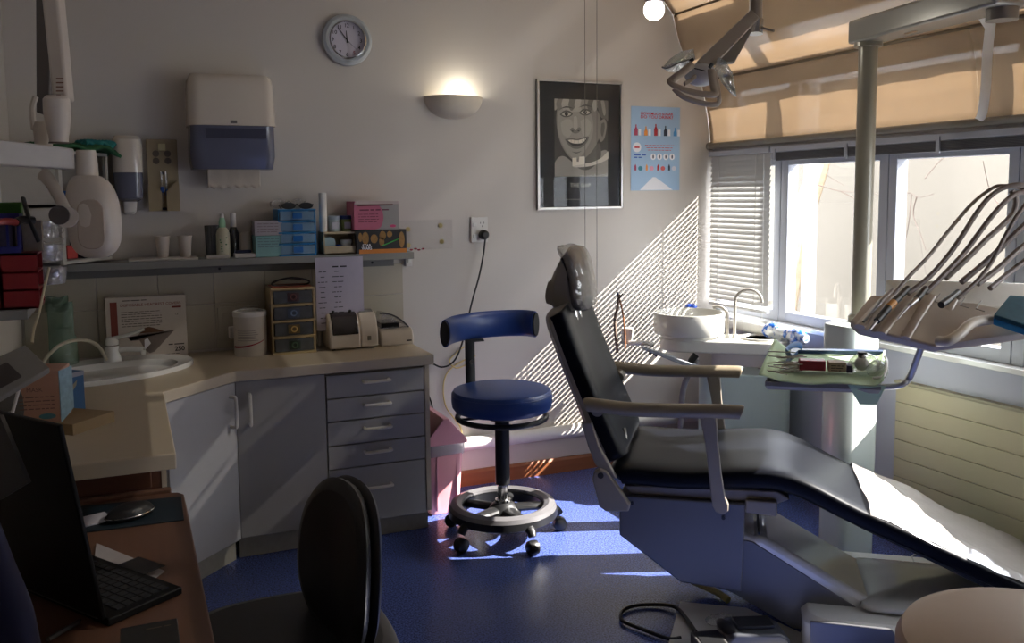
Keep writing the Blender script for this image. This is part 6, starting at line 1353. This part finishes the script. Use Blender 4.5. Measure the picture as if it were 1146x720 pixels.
MB().rings([q, [p_-ZA*.012 for p_ in q]]).build('teal_pad', TQ, dl, bev=.003); MB().rings([[p_-ZA*.0125 for p_ in q], [p_-ZA*.028 for p_ in q]]).build('cyan_band', mat('cyan sheet', (40, 130, 170), .35), dl)
w = MB()
for (u, v) in ((1052, 332), (1080, 336), (1098, 340)): w.tube([D(u, v, .02)+ZA*.008, D(u-6, v+9, .0)+ZA*.008, D(u+4, v+12, -.01)+ZA*.008], .0015, 6)
w.build('groove', GREYMETAL, dl)
# hoses
HM = mat('hose taupe', (104, 90, 84), .5, var=.05); HM2 = mat('hose light taupe', (132, 120, 112), .5)
HS = [([(999, 331, .03), (1016, 311, .06), (1040, 286, .10), (1062, 258, .14), (1088, 228, .18), (1110, 211, .20), (1122, 208, .20), (1140, 210, .20), (1165, 220, .2)], .0055),
      ([(1016, 329, .03), (1040, 310, .06), (1062, 285, .1), (1078, 262, .12), (1092, 240, .15), (1106, 222, .17), (1122, 211, .18), (1142, 207, .18), (1165, 214, .2)], .0075),
      ([(1036, 328, .03), (1058, 306, .06), (1080, 282, .1), (1100, 255, .13), (1116, 235, .15), (1132, 220, .17), (1146, 215, .18), (1168, 216, .2)], .0078),
      ([(1058, 312, .12), (1082, 290, .13), (1104, 268, .15), (1124, 250, .17), (1134, 238, .18), (1137, 224, .18), (1132, 214, .18)], .0085),
      ([(1076, 316, .10), (1100, 296, .12), (1122, 276, .14), (1140, 258, .15), (1160, 240, .16)], .009),
      ([(1072, 334, .02), (1092, 316, .04), (1108, 296, .06), (1122, 270, .08), (1134, 248, .09), (1148, 228, .1), (1164, 208, .1)], .0062),
      ([(1094, 318, .08), (1118, 300, .1), (1140, 280, .12), (1165, 262, .14)], .009), ([(1108, 323, .06), (1130, 305, .1), (1165, 278, .12)], .008)]
for k, (pts, r_) in enumerate(HS): MB().tube([D(*p_) for p_ in pts], r_, 10, 6).build('hose', HM if k % 3 else HM2, dl)
# handpieces
def hp_(name, pts, radii, m, label, tip=None):
    t = thing(name, label, 'handpiece', D(*pts[0]))
    for i in range(len(pts)-1): MB().cyl(D(*pts[i])+ZA*.016, D(*pts[i+1])+ZA*.016, radii[i][0], radii[i][1], 16).build(radii[i][3], radii[i][2], t)
    return t
OR = mat('orange band', (190, 130, 60), .4)
hp_('handpiece', [(1016, 329, .01), (1000, 345, -.03), (994, 351, -.045), (981, 366, -.08), (973, 376, -.10)], [(.009, .011, BLACK, 'grip'), (.0115, .0115, OR, 'orange_band'), (.011, .009, BLACK, 'body'), (.005, .004, STEEL, 'tip')], BLACK, 'black handpiece with an orange band in the second holster')
hp_('handpiece', [(1036, 329, .0), (1026, 341, -.03), (1017, 349, -.05), (1005, 363, -.08)], [(.009, .010, BLACK, 'grip'), (.008, .006, STEEL, 'collar'), (.0035, .002, STEEL, 'tip')], BLACK, 'black handpiece with a slim metal tip right of the orange banded one')
hp_('handpiece', [(1072, 333, -.0), (1060, 343, -.04), (1053, 348, -.06)], [(.008, .010, BLACK, 'grip'), (.0105, .010, BLACK, 'end')], BLACK, 'short black handpiece plug nearest the beige handle')
hp_('syringe', [(999, 331, .0), (985, 345, -.04), (966, 367, -.06)], [(.005, .006, HM2, 'stem'), (.006, .004, STEEL, 'nozzle')], BLACK, 'slim grey air water syringe in the leftmost holster')

#==================================================================== TRAY
TZ = None
td = 2.62
def Tq(u, v, d=0): return pd(u, v, td+d)
c4 = [Tq(850, 437, -.14), Tq(985, 441, -.14), Tq(996, 402, .16), Tq(876, 400, .16)]
zt_ = sum(p_.z for p_ in c4)/4
TRZ = .84
c4 = [at(u, v, 2, TRZ) for u, v in ((856, 432), (986, 437), (988, 402), (872, 400))]
tcen = sum(c4, Vector())/4
ty = thing('instrument_tray', 'slim grey instrument tray on a bent support arm over the chair', 'tray', tcen)
def ins(k, z): return [tcen+(p_-tcen)*k+ZA*z for p_ in c4]
MB().rings([ins(.96, -.012), ins(1.0, 0), ins(1.0, .012), ins(.97, .012), ins(.95, .002)]).build('tray', GREYMETAL, ty)
P_ = [at(960, 432, 2, TRZ-.012), at(985, 433, 2, TRZ-.012), pd(1004, 433, td-.02), pd(1016, 424, td-.02), pd(1024, 406, td-.02), pd(1032, 388, td-.02)]
MB().tube([P_[0], P_[1], pd(1006, 432, 2.55), pd(1017, 424, 2.55), pd(1024, 408, 2.52), pd(1032, 386, 2.48)], .009, 12, 5).build('support_arm', mat('arm light grey', (176, 174, 176), .25, .2), ty)
# green paper with turned corners
GP = mat('pale green paper', (164, 184, 148), .8, var=.05, scale=15)
def gpf(a, b):
    p_ = c4[0].lerp(c4[1], a).lerp(c4[3].lerp(c4[2], a), b); q = tcen+(p_-tcen)*1.04
    z = .014+.003*math.sin(a*12+b*5)
    if a < .14: z += (.14-a)*.36*(.4+.6*b)
    if a > .93: z += (a-.93)*.25
    return q+ZA*z+(c4[0]-c4[1])*max(0, .10-a)*.35
tag(MB().grid(gpf, 40, 20).build('tray_paper', GP, solid=.0012), 'pale green paper liner on the instrument tray with raised left edge', 'paper')
def tl(a, b, z=0): return c4[0].lerp(c4[1], a).lerp(c4[3].lerp(c4[2], a), b)+ZA*(.018+z)
tag(MB().rings([[tl(.72, -.02, -.004), tl(1.04, .0, -.004), at(962, 453, 2, TRZ-.05), at(981, 453, 2, TRZ-.05)][0:3], [p_-ZA*.0012 for p_ in [tl(.72, -.02, -.004), tl(1.04, .0, -.004), at(981, 453, 2, TRZ-.05)]]]).build('paper_corner', GP), 'pale green paper corner hanging below the right of the tray', 'paper')
tag(MB().rings([[tl(.12, .45, .0), tl(.12, 1.02, .0), tl(1.0, 1.02, 0), tl(1.0, .95, 0), tl(.19, .95, .0)], [tl(.12, .45, .012), tl(.12, 1.02, .012), tl(1.0, 1.02, .012), tl(1.0, .95, .012), tl(.19, .95, .012)]]).build('blue_tray_edge', mat('dark blue tray', (24, 48, 84), .4)), 'dark blue tray rim showing behind the green paper', 'tray')
dx_ = (c4[1]-c4[0]).normalized(); ax_ = math.atan2(dx_.y, dx_.x)
tag(MB().box(tl(.38, .30, .022), (.075, .045, .030), ax_).build('red_box', mat('red pack', (132, 24, 44), .45), bev=.003), 'dark red carton in the middle of the instrument tray', 'box')
b_ = thing('small_carton', 'cream carton beside the dark red one on the tray', 'box', tl(.60, .30, 0), ax_); MB().box(tl(.60, .30, .020), (.050, .045, .028), ax_).build('carton', mat('cream pack', (170, 150, 128), .6), b_, bev=.002)
f_ = tl(.60, .30, .024)-Vector((-dx_.y, dx_.x, 0))*.0232; w = MB()
for k in range(3): w.scrib(f_-ZA*.007*k, dx_, ZA, .036, .005)
w.build('printing', INK, b_)
tag(MB().box(tl(.71, .32, .012), (.018, .04, .022), ax_).build('small_box', mat('violet pack', (60, 50, 90), .5, var=.5, scale=60), bev=.002), 'tiny dark patterned box between the cream carton and the domed bag', 'box')
t = thing('wrapped_instrument', 'dark round instrument inside a clear domed plastic bag on the tray', 'instrument', tl(.86, .35, 0))
MB().ball(tl(.82, .35, .024), (.022, .02, .022), 14).build('instrument_body', STEEL, t); MB().cyl(tl(.82, .35, .03), tl(.82, .35, .06), .008, .014).build('knob', BLACK, t)
def rnd(c, rx, ry, rz_):
    w = MB(); w.ball(c, (rx, ry, rz_), 18)
    for v in w.bm.verts: v.co += Vector((random.uniform(-.003, .003) for _ in range(3)))
    return w
rnd(tl(.84, .35, .02), .055, .035, .036).build('clear_bag', CLEAR, t)
tag(rnd(tl(.96, .30, .01), .03, .03, .03).build('clear_bag', CLEAR), 'crumpled clear bag at the right end of the tray', 'bag')
t = thing('steel_instruments', 'heap of small steel instruments at the left end of the tray', 'instruments', tl(.08, .3, 0)); 
for k in range(12):
    c_ = tl(.10+random.uniform(-.05, .10), .30+random.uniform(-.2, .2), .004+.0035*k); a = random.uniform(-.7, .7)+ax_; v = Vector((math.cos(a), math.sin(a), random.uniform(-.1, .1)))*.045
    MB().cyl(c_-v, c_+v, .0022, .0016, 8).build('steel_instrument', STEEL, t)
tag(rnd(tl(.22, .35, .010), .045, .03, .014).build('clear_packet', mat_glass('packet', gloss=.2, diff=.4, dcol=(.5, .45, .42), bump=.8)), 'clear packet of small parts left of the dark red carton', 'packet')
P_ = [tl(.93, .1, .006), tl(1.02, .15, .01), tl(1.04, .3, .035), tl(1.02, .5, .035)]
tag(MB().tube(P_, .004, 8, 5).build('white_tube', WHITE), 'bent white plastic tube at the right end of the tray', 'tube')
tag(MB().tube([tl(.22, 1.0, .02), tl(.16, .9, .035), tl(.10, .7, .03), tl(.16, .6, .018)], (.003, .010), 8, 4).build('blue_comb', mat('comb blue', (40, 80, 130), .4)), 'blue plastic strip at the back left of the tray', 'strip')

#==================================================================== FLOOR ITEMS
q = [at(u, v, 2, .0) for u, v in ((745, 735), (761, 677), (835, 684), (905, 716), (905, 745))]
fp = MB().rings([[Vector((p_.x, p_.y, z)) for p_ in q] for z in (.001, .012)]); tag(fp.build('floor_plate', mat('plate white', (190, 188, 184), .4), bev=.003), 'white flat plate on the floor under the foot control', 'plate')
t = thing('foot_control', 'black and grey foot control pedal on the white floor plate', 'foot control', at(845, 712, 2, .012))
FCm = mat('pedal dark', (34, 34, 38), .4)
fc = at(842, 712, 2, .03); fe_ = Vector((math.cos(R(-20)), math.sin(R(-20)), 0)); fn_ = Vector((-fe_.y, fe_.x, 0))
MB().prism([(-.09, 0), (.09, 0), (.10, .03), (.07, .05), (-.07, .055), (-.10, .03)], Vector((fc.x, fc.y, .012))-fn_*.06, fe_, ZA, -.12).build('housing', mat('pedal grey', (70, 72, 78), .35), t, bev=.008)
MB().prism([(-.055, .0), (.06, 0), (.06, .01), (-.055, .01)], Vector((fc.x, fc.y, .066))-fn_*.03, fe_, ZA, -.07).build('pedal', FCm, t, bev=.003); MB().ball(Vector((fc.x, fc.y, .06))-fe_*.08, (.02, .05, .02)).build('side_button', FCm, t)
t = thing('transformer_box', 'small dark box on the white plate at the bottom edge', 'box', at(790, 716, 2, .012)); b_ = at(788, 716, 2, .03)
MB().box((b_.x, b_.y-.03, .03), (.09, .10, .036), R(-15)).build('case', mat('case grey', (62, 60, 58), .5), t, bev=.004); MB().box((b_.x, b_.y-.03, .0490), (.07, .075, .002), R(-15)).build('panel', BLACK, t)
P_ = [at(762, 714, 2, .012), at(748, 715, 2, .01), at(720, 705, 2, .01), at(697, 695, 2, .01), at(697, 684, 2, .01), at(712, 678, 2, .01), at(738, 677, 2, .01), at(756, 680, 2, .016), at(768, 692, 2, .02), at(779, 708, 2, .02)]
tag(MB().tube(P_, .006, 10, 6).build('cable', CORD), 'looped black cable on the blue floor left of the white plate', 'cable')
tag(MB().tube([at(770, 648, 2, .05), at(785, 655, 2, .03), at(802, 663, 2, .02), at(815, 672, 2, .012)], .012, 10, 5).build('yellow_hose', mat('yellow tube', (196, 180, 110), .4)), 'short yellowish tube on the floor under the chair base', 'hose')
tag(rnd(at(805, 694, 2, .02), .05, .035, .014).build('plastic_bag', CLEAR), 'crumpled clear plastic on the white floor plate', 'bag')

#==================================================================== BEIGE STOOL, NEAR RIGHT
bs = pd(1182, 724, 1.30)
t = thing('beige_stool', 'beige round padded stool seat close to the camera in the bottom right corner', 'stool', (bs.x, bs.y, 0))
BG = mat('beige vinyl', (178, 150, 122), .5, var=.02)
zz_ = bs.z; br2 = .215
MB().lathe([(br2*.9, zz_-.07), (br2, zz_-.05), (br2, zz_-.02), (br2*.96, zz_-.004), (br2*.85, zz_+.004), (.001, zz_+.006)], (bs.x, bs.y, 0), seg=64).build('seat', BG, t)
MB().cyl((bs.x, bs.y, .08), (bs.x, bs.y, zz_-.06), .025).build('post', CHROME, t)
for k in range(5):
    a = R(72*k+10); e = Vector((bs.x+.22*math.cos(a), bs.y+.22*math.sin(a), .06)); lg = MB().tube([(bs.x, bs.y, .09), e], (.014, .02), 8, flat=(0, 0, 1)).build('leg', BLACK, t); MB().ball(e-ZA*.032, .026, 12).build('caster', BLACK, wsub(lg, t))

#==================================================================== GROUPS OF REPEATS
GROUPS = {'fabric_shade': 'tan fabric shades over the sloped glazing', 'shade_rod': 'rods carrying the fabric shades', 'venetian_blind': 'venetian blinds at the windows', 'hanging_wire': 'thin wires in front of the picture',
          'paper_cup': 'cups on the wall shelf', 'small_tub': 'small tubs in the wooden rack', 'folder_box': 'boxes in the corner cupboard', 'folded_cloth': 'cloths on the corner cupboard', 'tray': 'small white trays on the wall shelf',
          'glove_box': 'glove and mask cartons', 'tissue_box': 'stacked cartons at the end of the shelf', 'handpiece': 'handpieces in the delivery head', 'power_outlet': 'power outlets on the back wall', 'plastic_pouch': 'plastic pouches on the tiles',
          'drawer_organizer': 'small plastic drawer organisers', 'pump_bottle': 'small bottles on the wall shelf', 'cable': 'loose cables', 'clear_bag': 'clear bags on the tray', 'wall_shelf': 'grey wall shelves'}
for o in COL.objects:
    k = o.name.split('.')[0]
    if o.parent is None and k in GROUPS and 'group' not in o: o['group'] = GROUPS[k]
